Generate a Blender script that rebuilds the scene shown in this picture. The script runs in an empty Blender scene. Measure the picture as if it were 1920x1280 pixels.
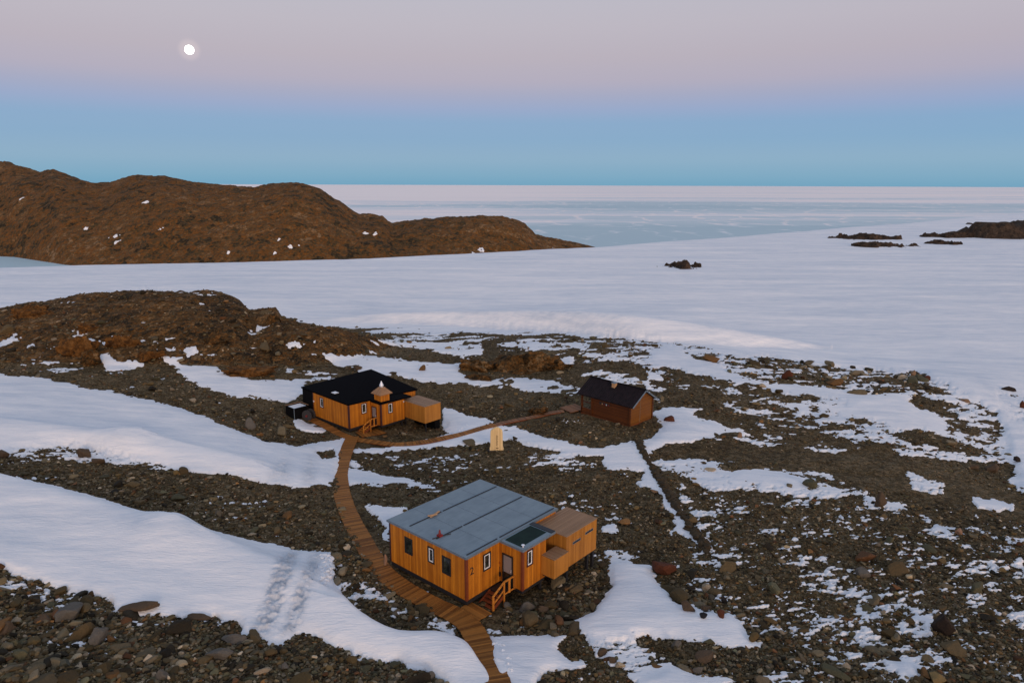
import bpy, math, random
import numpy as np
from mathutils import Vector, Matrix
R = math.radians
rng = np.random.RandomState(7)
random.seed(7)
scene = bpy.context.scene
COL = scene.collection

# ------------------------------------------------------------------ camera
CAM_H = 27.0; FPX = 1320.0; TH = math.atan(294/FPX); ROLL = R(0.2)
cam_d = bpy.data.cameras.new('camera'); cam = bpy.data.objects.new('camera', cam_d); COL.objects.link(cam)
cam_d.sensor_width = 36; cam_d.lens = 36*FPX/1920; cam_d.clip_start = 0.5; cam_d.clip_end = 200000
cam.matrix_world = Matrix.Translation((0, 0, CAM_H)) @ Matrix.Rotation(math.pi/2-TH, 4, 'X') @ Matrix.Rotation(ROLL, 4, 'Z')
scene.camera = cam
scene.view_settings.view_transform = 'Standard'; scene.view_settings.look = 'None'
scene.view_settings.exposure = 0.08; scene.view_settings.gamma = 1.0
try: scene.view_settings.use_curve_mapping = False
except Exception: pass

def s2l(c):
    return tuple(((v/255)/12.92 if v/255 <= .04045 else ((v/255+.055)/1.055)**2.4) for v in c)

# ------------------------------------------------------------------ world: dusk sky
SUN_AZ, SUN_EL = 158.0, 11.0        # compass from +Y clockwise; behind the camera to the right, opposite the moon
MOON_AZ, MOON_EL = None, None
world = bpy.data.worlds.new('World'); scene.world = world; world.use_nodes = True
nt = world.node_tree; nt.nodes.clear()
def N(t, **k):
    n = nt.nodes.new(t)
    for a, b in k.items(): setattr(n, a, b)
    return n
L = nt.links.new
out = N('ShaderNodeOutputWorld'); bg = N('ShaderNodeBackground'); bg2 = N('ShaderNodeBackground'); add = N('ShaderNodeAddShader')
tc = N('ShaderNodeTexCoord'); sep = N('ShaderNodeSeparateXYZ'); L(tc.outputs['Generated'], sep.inputs[0])
asin = N('ShaderNodeMath', operation='ARCSINE'); L(sep.outputs[2], asin.inputs[0])
mr = N('ShaderNodeMapRange'); L(asin.outputs[0], mr.inputs[0])
mr.inputs[1].default_value = 0; mr.inputs[2].default_value = math.pi/2; mr.inputs[3].default_value = 0; mr.inputs[4].default_value = 1
ramp = N('ShaderNodeValToRGB'); L(mr.outputs[0], ramp.inputs[0])
stops = [(0.0, (112,160,187)), (0.6, (120,165,190)), (1.9, (128,168,194)), (3.4, (117,161,196)), (4.7, (118,158,196)), (5.7, (135,156,194)),
         (6.6, (148,156,187)), (7.6, (163,159,181)), (9.3, (171,163,178)), (11.5, (176,170,183)), (13.5, (176,173,186)),
         (25, (168,175,192)), (45, (156,169,191)), (89, (147,163,190))]
el = ramp.color_ramp.elements
while len(el) < len(stops): el.new(0.5)
for e_, (d, c) in zip(el, stops): e_.position = d/90; e_.color = (*s2l(c), 1)
# warm after-glow low over the horizon on the sunken sun's side (behind the camera)
gd = (math.sin(R(SUN_AZ)), math.cos(R(SUN_AZ)), 0.06)
dot = N('ShaderNodeVectorMath', operation='DOT_PRODUCT'); L(tc.outputs['Generated'], dot.inputs[0]); dot.inputs[1].default_value = gd
gm = N('ShaderNodeMapRange'); L(dot.outputs['Value'], gm.inputs[0]); gm.inputs[1].default_value = -0.1; gm.inputs[2].default_value = 1.0; gm.interpolation_type = 'SMOOTHSTEP'
eg = N('ShaderNodeMapRange'); L(asin.outputs[0], eg.inputs[0]); eg.inputs[1].default_value = -0.02; eg.inputs[2].default_value = 0.75; eg.inputs[3].default_value = 1; eg.inputs[4].default_value = 0; eg.interpolation_type = 'SMOOTHSTEP'
gmul = N('ShaderNodeMath', operation='MULTIPLY'); L(gm.outputs[0], gmul.inputs[0]); L(eg.outputs[0], gmul.inputs[1])
gs = N('ShaderNodeVectorMath', operation='SCALE'); gs.inputs[0].default_value = (1.0, 0.62, 0.36); 
GLOW = 1.25
gk = N('ShaderNodeMath', operation='MULTIPLY'); L(gmul.outputs[0], gk.inputs[0]); gk.inputs[1].default_value = GLOW; L(gk.outputs[0], gs.inputs['Scale'])
# faint aureole round the moon
md = Vector(((353-960)/FPX, math.cos(TH)+(640-96)/FPX*math.sin(TH), -math.sin(TH)+(640-96)/FPX*math.cos(TH))).normalized()
mdot = N('ShaderNodeVectorMath', operation='DOT_PRODUCT'); L(tc.outputs['Generated'], mdot.inputs[0]); mdot.inputs[1].default_value = md
mg = N('ShaderNodeMapRange'); L(mdot.outputs['Value'], mg.inputs[0]); mg.inputs[1].default_value = math.cos(R(1.0)); mg.inputs[2].default_value = math.cos(R(0.3)); mg.interpolation_type = 'SMOOTHERSTEP'
mp = N('ShaderNodeMath', operation='POWER'); L(mg.outputs[0], mp.inputs[0]); mp.inputs[1].default_value = 2.5
ms = N('ShaderNodeVectorMath', operation='SCALE'); ms.inputs[0].default_value = (0.09, 0.065, 0.045); L(mp.outputs[0], ms.inputs['Scale'])
a1 = N('ShaderNodeVectorMath', operation='ADD'); L(ramp.outputs[0], a1.inputs[0]); L(gs.outputs[0], a1.inputs[1])
a2 = N('ShaderNodeVectorMath', operation='ADD'); L(a1.outputs[0], a2.inputs[0]); L(ms.outputs[0], a2.inputs[1])
L(a2.outputs[0], bg.inputs[0]); bg.inputs[1].default_value = 1.0
sky = N('ShaderNodeTexSky', sky_type='NISHITA'); sky.sun_disc = False; sky.sun_elevation = R(0.5); sky.sun_rotation = R(SUN_AZ); sky.altitude = 30
L(sky.outputs[0], bg2.inputs[0]); bg2.inputs[1].default_value = 0.05
L(bg.outputs[0], add.inputs[0]); L(bg2.outputs[0], add.inputs[1]); L(add.outputs[0], out.inputs[0])

sun_d = bpy.data.lights.new('sun', 'SUN'); sun = bpy.data.objects.new('sun', sun_d); COL.objects.link(sun)
sun_d.energy = 1.1; sun_d.angle = R(14); sun_d.color = (1.0, 0.72, 0.50)
sdir = Vector((math.sin(R(SUN_AZ))*math.cos(R(SUN_EL)), math.cos(R(SUN_AZ))*math.cos(R(SUN_EL)), math.sin(R(SUN_EL))))
sun.rotation_euler = sdir.to_track_quat('Z', 'Y').to_euler()

# ------------------------------------------------------------------ object helpers
def tag(o, label=None, cat=None, group=None, kind=None):
    if label: o['label'] = label
    if cat: o['category'] = cat
    if group: o['group'] = group
    if kind: o['kind'] = kind
    return o
def empty(name, loc=(0,0,0), rz=0, label=None, cat=None, group=None):
    o = bpy.data.objects.new(name, None); COL.objects.link(o); o.location = loc; o.rotation_euler = (0, 0, rz); o.empty_display_size = .3
    return tag(o, label, cat, group)
class MB:
    def __init__(s): s.v = []; s.f = []
    def quad(s, *p):
        n = len(s.v); s.v += [tuple(q) for q in p]; s.f.append(tuple(range(n, n+len(p)))); return s
    def hexa(s, p):                       # 8 points: bottom 4 then top 4 (ccw from above)
        n = len(s.v); s.v += [tuple(q) for q in p]
        for f in ((3,2,1,0),(4,5,6,7),(0,1,5,4),(1,2,6,5),(2,3,7,6),(3,0,4,7)): s.f.append(tuple(n+i for i in f))
        return s
    def box(s, x0, x1, y0, y1, z0, z1):
        return s.hexa([(x0,y0,z0),(x1,y0,z0),(x1,y1,z0),(x0,y1,z0),(x0,y0,z1),(x1,y0,z1),(x1,y1,z1),(x0,y1,z1)])
    def bar(s, p, q, w, h=None):          # rectangular bar between two points
        h = h or w; p = Vector(p); q = Vector(q); d = (q-p).normalized()
        up = Vector((0,0,1)) if abs(d.z) < .95 else Vector((1,0,0))
        sx = d.cross(up).normalized()*w/2; sy = sx.cross(d).normalized()*h/2
        return s.hexa([p-sx-sy, p+sx-sy, q+sx-sy, q-sx-sy, p-sx+sy, p+sx+sy, q+sx+sy, q-sx+sy])
    def tube(s, p, q, r0, r1=None, n=12, cap=True):
        r1 = r0 if r1 is None else r1; p = Vector(p); q = Vector(q); d = (q-p).normalized()
        up = Vector((0,0,1)) if abs(d.z) < .95 else Vector((1,0,0))
        a = d.cross(up).normalized(); b = d.cross(a); k = len(s.v)
        for c, r in ((p, r0), (q, r1)):
            for i in range(n):
                t = 2*math.pi*i/n; s.v.append(tuple(c+a*math.cos(t)*r+b*math.sin(t)*r))
        for i in range(n): j = (i+1) % n; s.f.append((k+i, k+j, k+n+j, k+n+i))
        if cap: s.f.append(tuple(k+i for i in reversed(range(n)))); s.f.append(tuple(k+n+i for i in range(n)))
        return s
    def build(s, name, mat, parent=None, bevel=0, smooth=False):
        me = bpy.data.meshes.new(name); me.from_pydata(s.v, [], s.f); me.update()
        o = bpy.data.objects.new(name, me); COL.objects.link(o); me.materials.append(mat)
        if parent: o.parent = parent
        if bevel:
            m = o.modifiers.new('bevel', 'BEVEL'); m.width = bevel; m.segments = 2; m.limit_method = 'ANGLE'
        if smooth: me.polygons.foreach_set('use_smooth', [True]*len(me.polygons))
        return o
def mesh_np(name, verts, faces, mat, smooth=True, parent=None, attrs=None, nper=4):
    me = bpy.data.meshes.new(name); nv, nf = len(verts), len(faces)
    me.vertices.add(nv); me.vertices.foreach_set('co', np.ascontiguousarray(verts, np.float32).ravel())
    me.loops.add(nf*nper); me.loops.foreach_set('vertex_index', np.ascontiguousarray(faces, np.int32).ravel())
    me.polygons.add(nf); me.polygons.foreach_set('loop_start', np.arange(0, nf*nper, nper, dtype=np.int32))
    me.polygons.foreach_set('use_smooth', np.full(nf, smooth, bool))
    me.update(calc_edges=True)
    for k, a in (attrs or {}).items():
        if a.ndim == 1:
            at_ = me.attributes.new(k, 'FLOAT', 'POINT'); at_.data.foreach_set('value', a.astype(np.float32))
        else:
            at_ = me.attributes.new(k, 'FLOAT_VECTOR', 'POINT'); at_.data.foreach_set('vector', a.astype(np.float32).ravel())
    me.materials.append(mat)
    o = bpy.data.objects.new(name, me); COL.objects.link(o)
    if parent: o.parent = parent
    return o

# ------------------------------------------------------------------ materials
def mat_new(name):
    m = bpy.data.materials.new(name); m.use_nodes = True; t = m.node_tree
    b = t.nodes['Principled BSDF']; return m, t, b
def nd(t, ty, **k):
    n = t.nodes.new(ty)
    for a, b in k.items(): setattr(n, a, b)
    return n
def ramp_of(t, src, stops, interp='LINEAR'):
    r = nd(t, 'ShaderNodeValToRGB'); t.links.new(src, r.inputs[0]); r.color_ramp.interpolation = interp
    e = r.color_ramp.elements
    while len(e) < len(stops): e.new(.5)
    for x, (p, c) in zip(e, stops): x.position = p; x.color = (*c, 1) if len(c) == 3 else c
    return r.outputs[0]
def noise(t, vec, scale, detail=4, rough=.6, dist=0, out='Fac'):
    n = nd(t, 'ShaderNodeTexNoise'); n.inputs['Scale'].default_value = scale; n.inputs['Detail'].default_value = detail
    n.inputs['Roughness'].default_value = rough; n.inputs['Distortion'].default_value = dist
    if vec is not None: t.links.new(vec, n.inputs['Vector'])
    return n.outputs[out]
def mixc(t, f, a, b, mode='MIX'):
    m = nd(t, 'ShaderNodeMix', data_type='RGBA', blend_type=mode)
    for i, v in ((0, f), (6, a), (7, b)):
        if isinstance(v, (int, float)): m.inputs[i].default_value = v
        elif isinstance(v, tuple): m.inputs[i].default_value = (*v, 1)
        else: t.links.new(v, m.inputs[i])
    return m.outputs[2]
def math_(t, op, a, b=None, c=None, clamp=False):
    m = nd(t, 'ShaderNodeMath', operation=op); m.use_clamp = clamp
    for i, v in ((0, a), (1, b), (2, c)):
        if v is None: continue
        if isinstance(v, (int, float)): m.inputs[i].default_value = v
        else: t.links.new(v, m.inputs[i])
    return m.outputs[0]
def vmap(t, scale=(1,1,1), rot=(0,0,0), coord='Object'):
    c = nd(t, 'ShaderNodeTexCoord'); m = nd(t, 'ShaderNodeMapping'); m.inputs['Scale'].default_value = scale; m.inputs['Rotation'].default_value = rot
    t.links.new(c.outputs[coord], m.inputs[0]); return m.outputs[0]
def bump(t, b, h, dist, strength=1.0, nrm=None):
    n = nd(t, 'ShaderNodeBump'); n.inputs['Distance'].default_value = dist; n.inputs['Strength'].default_value = strength
    t.links.new(h, n.inputs['Height'])
    if nrm is not None: t.links.new(nrm, n.inputs['Normal'])
    t.links.new(n.outputs[0], b.inputs['Normal']); return n.outputs[0]

def flat_mat(name, col, rough=.6, metal=0, spec=.5, var=.12, scale=6):
    m, t, b = mat_new(name); v = vmap(t)
    n = noise(t, v, scale, 5)
    lo = tuple(c*(1-var*1.6) for c in col); hi = tuple(min(1, c*(1+var)) for c in col)
    t.links.new(ramp_of(t, n, [(0.3, lo), (0.7, hi)]), b.inputs['Base Color'])
    b.inputs['Roughness'].default_value = rough; b.inputs['Metallic'].default_value = metal
    b.inputs['Specular IOR Level'].default_value = spec
    return m

def plank_mat(name, dark, light, axis='sum', width=.12, rough=.55, groove=.10):
    """boards: a colour of its own and grain for every board"""
    m, t, b = mat_new(name)
    c = nd(t, 'ShaderNodeTexCoord'); s = nd(t, 'ShaderNodeSeparateXYZ'); t.links.new(c.outputs['Object'], s.inputs[0])
    if axis == 'sum': u = math_(t, 'ADD', s.outputs[0], s.outputs[1])
    else: u = s.outputs['XYZ'.index(axis)]
    u = math_(t, 'ADD', u, 100.013)
    k = math_(t, 'DIVIDE', u, width); fl = math_(t, 'FLOOR', k); fr = math_(t, 'FRACT', k)
    wn = nd(t, 'ShaderNodeTexWhiteNoise', noise_dimensions='1D'); t.links.new(fl, wn.inputs['W'])
    sc = {'sum': (14, 14, 1.2), 'X': (14, 1.0, 14), 'Y': (1.0, 14, 14), 'Z': (1.0, 1.0, 22)}[axis]
    mp_ = nd(t, 'ShaderNodeMapping'); mp_.inputs['Scale'].default_value = sc; t.links.new(c.outputs['Object'], mp_.inputs[0])
    cmb = nd(t, 'ShaderNodeVectorMath', operation='ADD'); t.links.new(mp_.outputs[0], cmb.inputs[0])
    sv = nd(t, 'ShaderNodeVectorMath', operation='SCALE'); t.links.new(wn.outputs['Color'], sv.inputs[0]); sv.inputs['Scale'].default_value = 17
    t.links.new(sv.outputs[0], cmb.inputs[1])
    g = noise(t, cmb.outputs[0], 1.0, 5, .65)
    big = noise(t, c.outputs['Object'], .7, 3, .6)
    f = math_(t, 'ADD', math_(t, 'MULTIPLY', wn.outputs['Value'], .5), math_(t, 'MULTIPLY', g, .5))
    f = math_(t, 'ADD', math_(t, 'MULTIPLY', f, .65), math_(t, 'MULTIPLY', big, .35))
    col = ramp_of(t, f, [(.2, dark), (.75, light)])
    edge = math_(t, 'MINIMUM', fr, math_(t, 'SUBTRACT', 1.0, fr))
    gr = nd(t, 'ShaderNodeMapRange'); t.links.new(edge, gr.inputs[0]); gr.inputs[1].default_value = 0; gr.inputs[2].default_value = groove; gr.inputs[3].default_value = 0; gr.inputs[4].default_value = 1
    col = mixc(t, gr.outputs[0], tuple(x*.35 for x in dark), col)
    t.links.new(col, b.inputs['Base Color']); b.inputs['Roughness'].default_value = rough
    hh = math_(t, 'ADD', gr.outputs[0], math_(t, 'MULTIPLY', g, .15))
    bump(t, b, hh, .012, 1.0)
    b.inputs['Specular IOR Level'].default_value = .25
    return m

M = {}
M['cladding'] = plank_mat('larch_cladding', (.25,.072,.005), (.62,.225,.017), 'sum', .135)
M['box_cladding'] = plank_mat('box_cladding', (.26,.10,.014), (.50,.215,.036), 'sum', .11)
M['box_roof'] = plank_mat('bare_board_roof', (.20,.11,.055), (.34,.20,.11), 'Y', .12)
M['box_roof_x'] = plank_mat('bare_board_roof_x', (.20,.11,.055), (.34,.20,.11), 'X', .12)
M['corner'] = flat_mat('stained_corner_board', (.16,.035,.010), .5)
M['frame_black'] = flat_mat('black_trim', (.012,.012,.014), .5, var=.2)
M['frame_red'] = flat_mat('dark_red_trim', (.045,.010,.012), .5, var=.2)
M['frame_white'] = flat_mat('white_sash', (.72,.74,.78), .45, var=.04)
M['roof_grey'] = None
M['black'] = flat_mat('black_membrane', (.0025,.0025,.004), .9, var=.3, spec=.04)
M['black_panel'] = flat_mat('black_panel', (.004,.004,.005), .8, var=.3, spec=.08)
M['trim_grey'] = flat_mat('grey_flashing', (.15,.20,.25), .5, .3)
M['steel'] = flat_mat('dark_steel', (.018,.018,.022), .6, .3)
M['seam'] = flat_mat('dark_seam', (.010,.013,.020), .6)
M['rail'] = plank_mat('rail_timber', (.40,.14,.018), (.60,.24,.04), 'sum', .3)
M['silver'] = flat_mat('zinc_cap', (.80,.82,.88), .35, .5, var=.05)
M['red'] = flat_mat('red_paint', (.18,.012,.010), .5)
M['tan'] = flat_mat('tan_timber', (.42,.25,.13), .6)
M['door_glass'] = flat_mat('frosted_door_glass', (.22,.21,.22), .25, 0, .6, var=.08, scale=1.5)
m, t, b = mat_new('window_glass'); b.inputs['Base Color'].default_value = (.012,.016,.016,1); b.inputs['Roughness'].default_value = .08; b.inputs['Specular IOR Level'].default_value = .6
t.links.new(ramp_of(t, noise(t, vmap(t, (1.3,1.3,1.3)), 1.3, 2), [(.4, (.008,.011,.012)), (.7, (.05,.06,.045))]), b.inputs['Base Color']); M['glass'] = m
m, t, b = mat_new('green_roof_glass'); b.inputs['Roughness'].default_value = .45
t.links.new(ramp_of(t, noise(t, vmap(t), .9, 3), [(.35, (.003,.014,.012)), (.7, (.008,.028,.022))]), b.inputs['Base Color']); b.inputs['Specular IOR Level'].default_value = .06; M['green'] = m
# grey sheet roof
m, t, b = mat_new('grey_roof_membrane'); v = vmap(t)
n1 = noise(t, v, .8, 6, .65); n2 = noise(t, vmap(t, (.6, 7, 1)), 1.5, 4)
c_ = ramp_of(t, math_(t, 'ADD', math_(t, 'MULTIPLY', n1, .6), math_(t, 'MULTIPLY', n2, .4)), [(.3, (.115,.165,.205)), (.7, (.20,.265,.31))])
t.links.new(c_, b.inputs['Base Color']); b.inputs['Roughness'].default_value = .55
bump(t, b, n1, .02, .5); M['roof_grey'] = m
# ribbed dark sheet roof of the log cabin
m, t, b = mat_new('ribbed_dark_roof'); c = nd(t, 'ShaderNodeTexCoord'); s = nd(t, 'ShaderNodeSeparateXYZ'); t.links.new(c.outputs['Object'], s.inputs[0])
w = math_(t, 'SINE', math_(t, 'MULTIPLY', s.outputs[1], 2*math.pi/.30))
t.links.new(ramp_of(t, noise(t, c.outputs['Object'], 2, 5), [(.3, (.007,.005,.007)), (.7, (.020,.013,.016))]), b.inputs['Base Color'])
b.inputs['Roughness'].default_value = .7; b.inputs['Specular IOR Level'].default_value = .1; bump(t, b, w, .05, 1.0); M['ribbed'] = m
M['log'] = plank_mat('brown_log_wall', (.050,.015,.004), (.12,.036,.007), 'Z', .17, groove=.16)
M['log_gable'] = plank_mat('amber_log_gable', (.12,.042,.005), (.21,.078,.010), 'Z', .17, groove=.13)
M['decking'] = None
def deck_mat(name, dark, light):
    m, t, b = mat_new(name)
    at_ = nd(t, 'ShaderNodeAttribute', attribute_name='rnd'); v = vmap(t, (3,3,3))
    g = noise(t, v, 1.6, 5, .7)
    f = math_(t, 'ADD', math_(t, 'MULTIPLY', at_.outputs['Fac'], .6), math_(t, 'MULTIPLY', g, .4))
    t.links.new(ramp_of(t, f, [(.15, dark), (.85, light)]), b.inputs['Base Color']); b.inputs['Roughness'].default_value = .65
    b.inputs['Specular IOR Level'].default_value = .2
    return m
M['decking'] = deck_mat('larch_decking', (.12,.044,.009), (.37,.15,.031))
M['decking_worn'] = deck_mat('worn_decking', (.12,.055,.028), (.26,.12,.055))
M['stain'] = flat_mat('brown_letter_stain', (.11,.055,.022), .7)
M['monument'] = plank_mat('pale_timber', (.62,.44,.21), (.84,.66,.38), 'sum', .17, groove=.05)

def rock_mat(name, ramp_stops, big=.05, bumpd=.12, cell=2.2, gain=1.5):
    """broken stones: cell-by-cell colours over larger patches of ochre, brown and grey"""
    m, t, b = mat_new(name); v = vmap(t)
    warp = nd(t, 'ShaderNodeVectorMath', operation='ADD'); sc = nd(t, 'ShaderNodeVectorMath', operation='SCALE')
    t.links.new(noise(t, v, cell*.8, 3, out='Color'), sc.inputs[0]); sc.inputs['Scale'].default_value = .5/cell
    t.links.new(v, warp.inputs[0]); t.links.new(sc.outputs[0], warp.inputs[1])
    v1 = nd(t, 'ShaderNodeTexVoronoi'); v1.inputs['Scale'].default_value = cell; t.links.new(warp.outputs[0], v1.inputs['Vector'])
    v2 = nd(t, 'ShaderNodeTexVoronoi'); v2.inputs['Scale'].default_value = cell*3.1; t.links.new(warp.outputs[0], v2.inputs['Vector'])
    sp = nd(t, 'ShaderNodeSeparateColor'); t.links.new(v1.outputs['Color'], sp.inputs[0])
    sp2 = nd(t, 'ShaderNodeSeparateColor'); t.links.new(v2.outputs['Color'], sp2.inputs[0])
    nb = noise(t, v, big, 6, .65)
    nb2 = noise(t, v, big*7, 5, .7); f = math_(t, 'ADD', math_(t, 'ADD', math_(t, 'MULTIPLY', nb, .35), math_(t, 'MULTIPLY', nb2, .30)), math_(t, 'MULTIPLY', sp.outputs[0], .20))
    f = math_(t, 'ADD', f, math_(t, 'MULTIPLY', sp2.outputs[1], .15))
    f = math_(t, 'ADD', math_(t, 'MULTIPLY', math_(t, 'SUBTRACT', f, .5), gain), .5)
    col = ramp_of(t, f, ramp_stops)
    val = math_(t, 'ADD', .35, math_(t, 'MULTIPLY', noise(t, v, cell*2.5, 4, .75), 1.35))
    hv = nd(t, 'ShaderNodeHueSaturation'); t.links.new(col, hv.inputs['Color']); t.links.new(val, hv.inputs['Value'])
    t.links.new(hv.outputs[0], b.inputs['Base Color']); b.inputs['Roughness'].default_value = .9; b.inputs['Specular IOR Level'].default_value = .15
    h = math_(t, 'ADD', math_(t, 'MULTIPLY', v1.outputs['Distance'], -1.0), math_(t, 'MULTIPLY', v2.outputs['Distance'], -.35))
    h = math_(t, 'ADD', h, math_(t, 'MULTIPLY', noise(t, v, cell*1.2, 5, .7), .8))
    bump(t, b, h, bumpd, 1.0)
    return m
GREYBROWN = [(.25, (.024,.016,.007)), (.42, (.066,.045,.020)), (.53, (.098,.068,.031)), (.64, (.14,.104,.058)), (.82, (.23,.165,.095))]
OCHRE = [(.22, (.022,.014,.006)), (.36, (.060,.038,.016)), (.47, (.125,.054,.013)), (.56, (.080,.054,.025)), (.68, (.165,.078,.022)), (.85, (.23,.15,.075))]
RUST = [(.25, (.040,.018,.006)), (.5, (.125,.055,.014)), (.75, (.18,.085,.026))]
M['ground'] = rock_mat('stony_ground', GREYBROWN, .07, .22, 3.2)
M['hill'] = rock_mat('weathered_rock', OCHRE, .09, .9, .9, 2.0)
M['rust'] = rock_mat('rust_rock', RUST, .12, .5, .9, 1.6)
M['ridge'] = rock_mat('far_rock', [(.20, (.026,.017,.008)), (.34, (.066,.046,.020)), (.44, (.105,.048,.013)), (.54, (.165,.064,.014)), (.63, (.090,.056,.025)), (.75, (.17,.082,.026)), (.92, (.24,.15,.08))], .010, 1.8, .17, 2.0)
M['outcrop'] = rock_mat('dark_outcrop', [(.25, (.018,.013,.010)), (.5, (.045,.030,.020)), (.75, (.075,.050,.034))], .08, .6, .5)
def stone_mat(name, base=None):
    m, t, b = mat_new(name); v = vmap(t, coord='Object')
    g = noise(t, v, 3.5, 6, .7); g2 = noise(t, v, 14, 4, .7)
    if base is None:
        a = nd(t, 'ShaderNodeAttribute', attribute_name='tint', attribute_type='GEOMETRY'); col = a.outputs['Vector']
    else: col = ramp_of(t, noise(t, v, .9, 4), [(.3, tuple(c*.7 for c in base)), (.7, tuple(c*1.2 for c in base))])
    hv = nd(t, 'ShaderNodeHueSaturation'); t.links.new(col, hv.inputs['Color'])
    t.links.new(math_(t, 'ADD', .45, math_(t, 'ADD', math_(t, 'MULTIPLY', g, .7), math_(t, 'MULTIPLY', g2, .4))), hv.inputs['Value'])
    t.links.new(hv.outputs[0], b.inputs['Base Color']); b.inputs['Roughness'].default_value = .88; b.inputs['Specular IOR Level'].default_value = .2
    bump(t, b, math_(t, 'ADD', g, math_(t, 'MULTIPLY', g2, .4)), .08, .8)
    return m
M['stones'] = stone_mat('scree_stones')
# snow
m, t, b = mat_new('wind_packed_snow')
v = vmap(t)
big = noise(t, v, .02, 4); med = noise(t, vmap(t, (.35, 1.5, 1), (0, 0, R(-14))), .55, 6, .65)
fine = noise(t, vmap(t, (1.2, 5, 1), (0, 0, R(-18))), 1.6, 5, .65); far_ = noise(t, vmap(t, (.02, .12, 1), (0,0,R(-3))), 1.0, 5, .7)
f = math_(t, 'ADD', math_(t, 'MULTIPLY', med, .4), math_(t, 'MULTIPLY', far_, .6))
sc_ = ramp_of(t, f, [(.36, (.60,.66,.74)), (.5, (.77,.79,.83)), (.62, (.92,.90,.90))])
da = nd(t, 'ShaderNodeAttribute', attribute_name='dirt'); t.links.new(mixc(t, da.outputs['Fac'], sc_, (.42,.46,.52)), b.inputs['Base Color'])
b.inputs['Roughness'].default_value = .55; b.inputs['Specular IOR Level'].default_value = .3
micro = noise(t, vmap(t, (4, 11, 1), (0, 0, R(-18))), 1.6, 4, .7)
h = math_(t, 'ADD', math_(t, 'MULTIPLY', med, .75), math_(t, 'ADD', math_(t, 'MULTIPLY', fine, .22), math_(t, 'MULTIPLY', micro, .06)))
bump(t, b, h, .30, .85); M['snow'] = m
# sea ice / inland ice with blue ice bands and drifted snow streaks
m, t, b = mat_new('blue_ice')
v0 = vmap(t)
st1 = noise(t, vmap(t, (.00035, .0016, 1), (0,0,R(4))), 1.0, 8, .62, .4)
st3 = noise(t, vmap(t, (.00008, .0013, 1), (0,0,R(2))), 1.0, 6, .7, .3)
st2 = noise(t, vmap(t, (.0016, .016, 1), (0,0,R(-2))), 1.0, 6, .7, .3)
sx = nd(t, 'ShaderNodeSeparateXYZ'); t.links.new(v0, sx.inputs[0])
dist = nd(t, 'ShaderNodeVectorMath', operation='LENGTH'); t.links.new(v0, dist.inputs[0])
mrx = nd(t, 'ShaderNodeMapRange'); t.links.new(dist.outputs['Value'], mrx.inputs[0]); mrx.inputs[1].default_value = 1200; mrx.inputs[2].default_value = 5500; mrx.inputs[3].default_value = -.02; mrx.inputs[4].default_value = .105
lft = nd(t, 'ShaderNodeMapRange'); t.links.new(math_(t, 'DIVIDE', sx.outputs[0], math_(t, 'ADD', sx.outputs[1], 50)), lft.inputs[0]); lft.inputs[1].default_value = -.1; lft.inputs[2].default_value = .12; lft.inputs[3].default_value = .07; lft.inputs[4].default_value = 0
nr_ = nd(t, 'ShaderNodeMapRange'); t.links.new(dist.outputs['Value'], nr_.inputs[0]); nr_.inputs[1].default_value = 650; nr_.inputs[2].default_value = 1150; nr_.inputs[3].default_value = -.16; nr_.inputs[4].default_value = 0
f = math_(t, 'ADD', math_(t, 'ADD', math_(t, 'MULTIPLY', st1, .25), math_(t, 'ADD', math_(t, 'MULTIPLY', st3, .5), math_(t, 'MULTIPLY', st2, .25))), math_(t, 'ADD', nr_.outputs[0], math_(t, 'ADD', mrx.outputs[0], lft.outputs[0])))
crk = nd(t, 'ShaderNodeTexVoronoi', feature='DISTANCE_TO_EDGE'); crk.inputs['Scale'].default_value = 1.0
wv = nd(t, 'ShaderNodeVectorMath', operation='ADD'); t.links.new(vmap(t, (.008, .0040, 1), (0,0,R(35))), wv.inputs[0]); t.links.new(noise(t, vmap(t, (.006,.006,1)), 1, 4, out='Color'), wv.inputs[1]); t.links.new(wv.outputs[0], crk.inputs['Vector'])
ck = nd(t, 'ShaderNodeMapRange'); t.links.new(crk.outputs['Distance'], ck.inputs[0]); ck.inputs[1].default_value = 0; ck.inputs[2].default_value = .05; ck.inputs[3].default_value = .17; ck.inputs[4].default_value = 0
f = math_(t, 'ADD', math_(t, 'ADD', math_(t, 'MULTIPLY', math_(t, 'SUBTRACT', f, .53), 1.7), .53), math_(t, 'MULTIPLY', ck.outputs[0], math_(t, 'GREATER_THAN', st2, .48)))
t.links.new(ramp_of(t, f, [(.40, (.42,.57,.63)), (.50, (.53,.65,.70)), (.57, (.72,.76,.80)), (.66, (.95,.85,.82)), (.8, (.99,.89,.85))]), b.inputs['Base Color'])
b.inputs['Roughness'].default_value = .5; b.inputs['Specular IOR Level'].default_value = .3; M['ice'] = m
m, t, b = mat_new('moonlight'); t.nodes.remove(b); e = nd(t, 'ShaderNodeEmission'); e.inputs[1].default_value = 6; e.inputs[0].default_value = (1, .97, .92, 1)
t.links.new(e.outputs[0], t.nodes['Material Output'].inputs[0]); M['moon'] = m
M['snowlump'] = M['snow']

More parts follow.
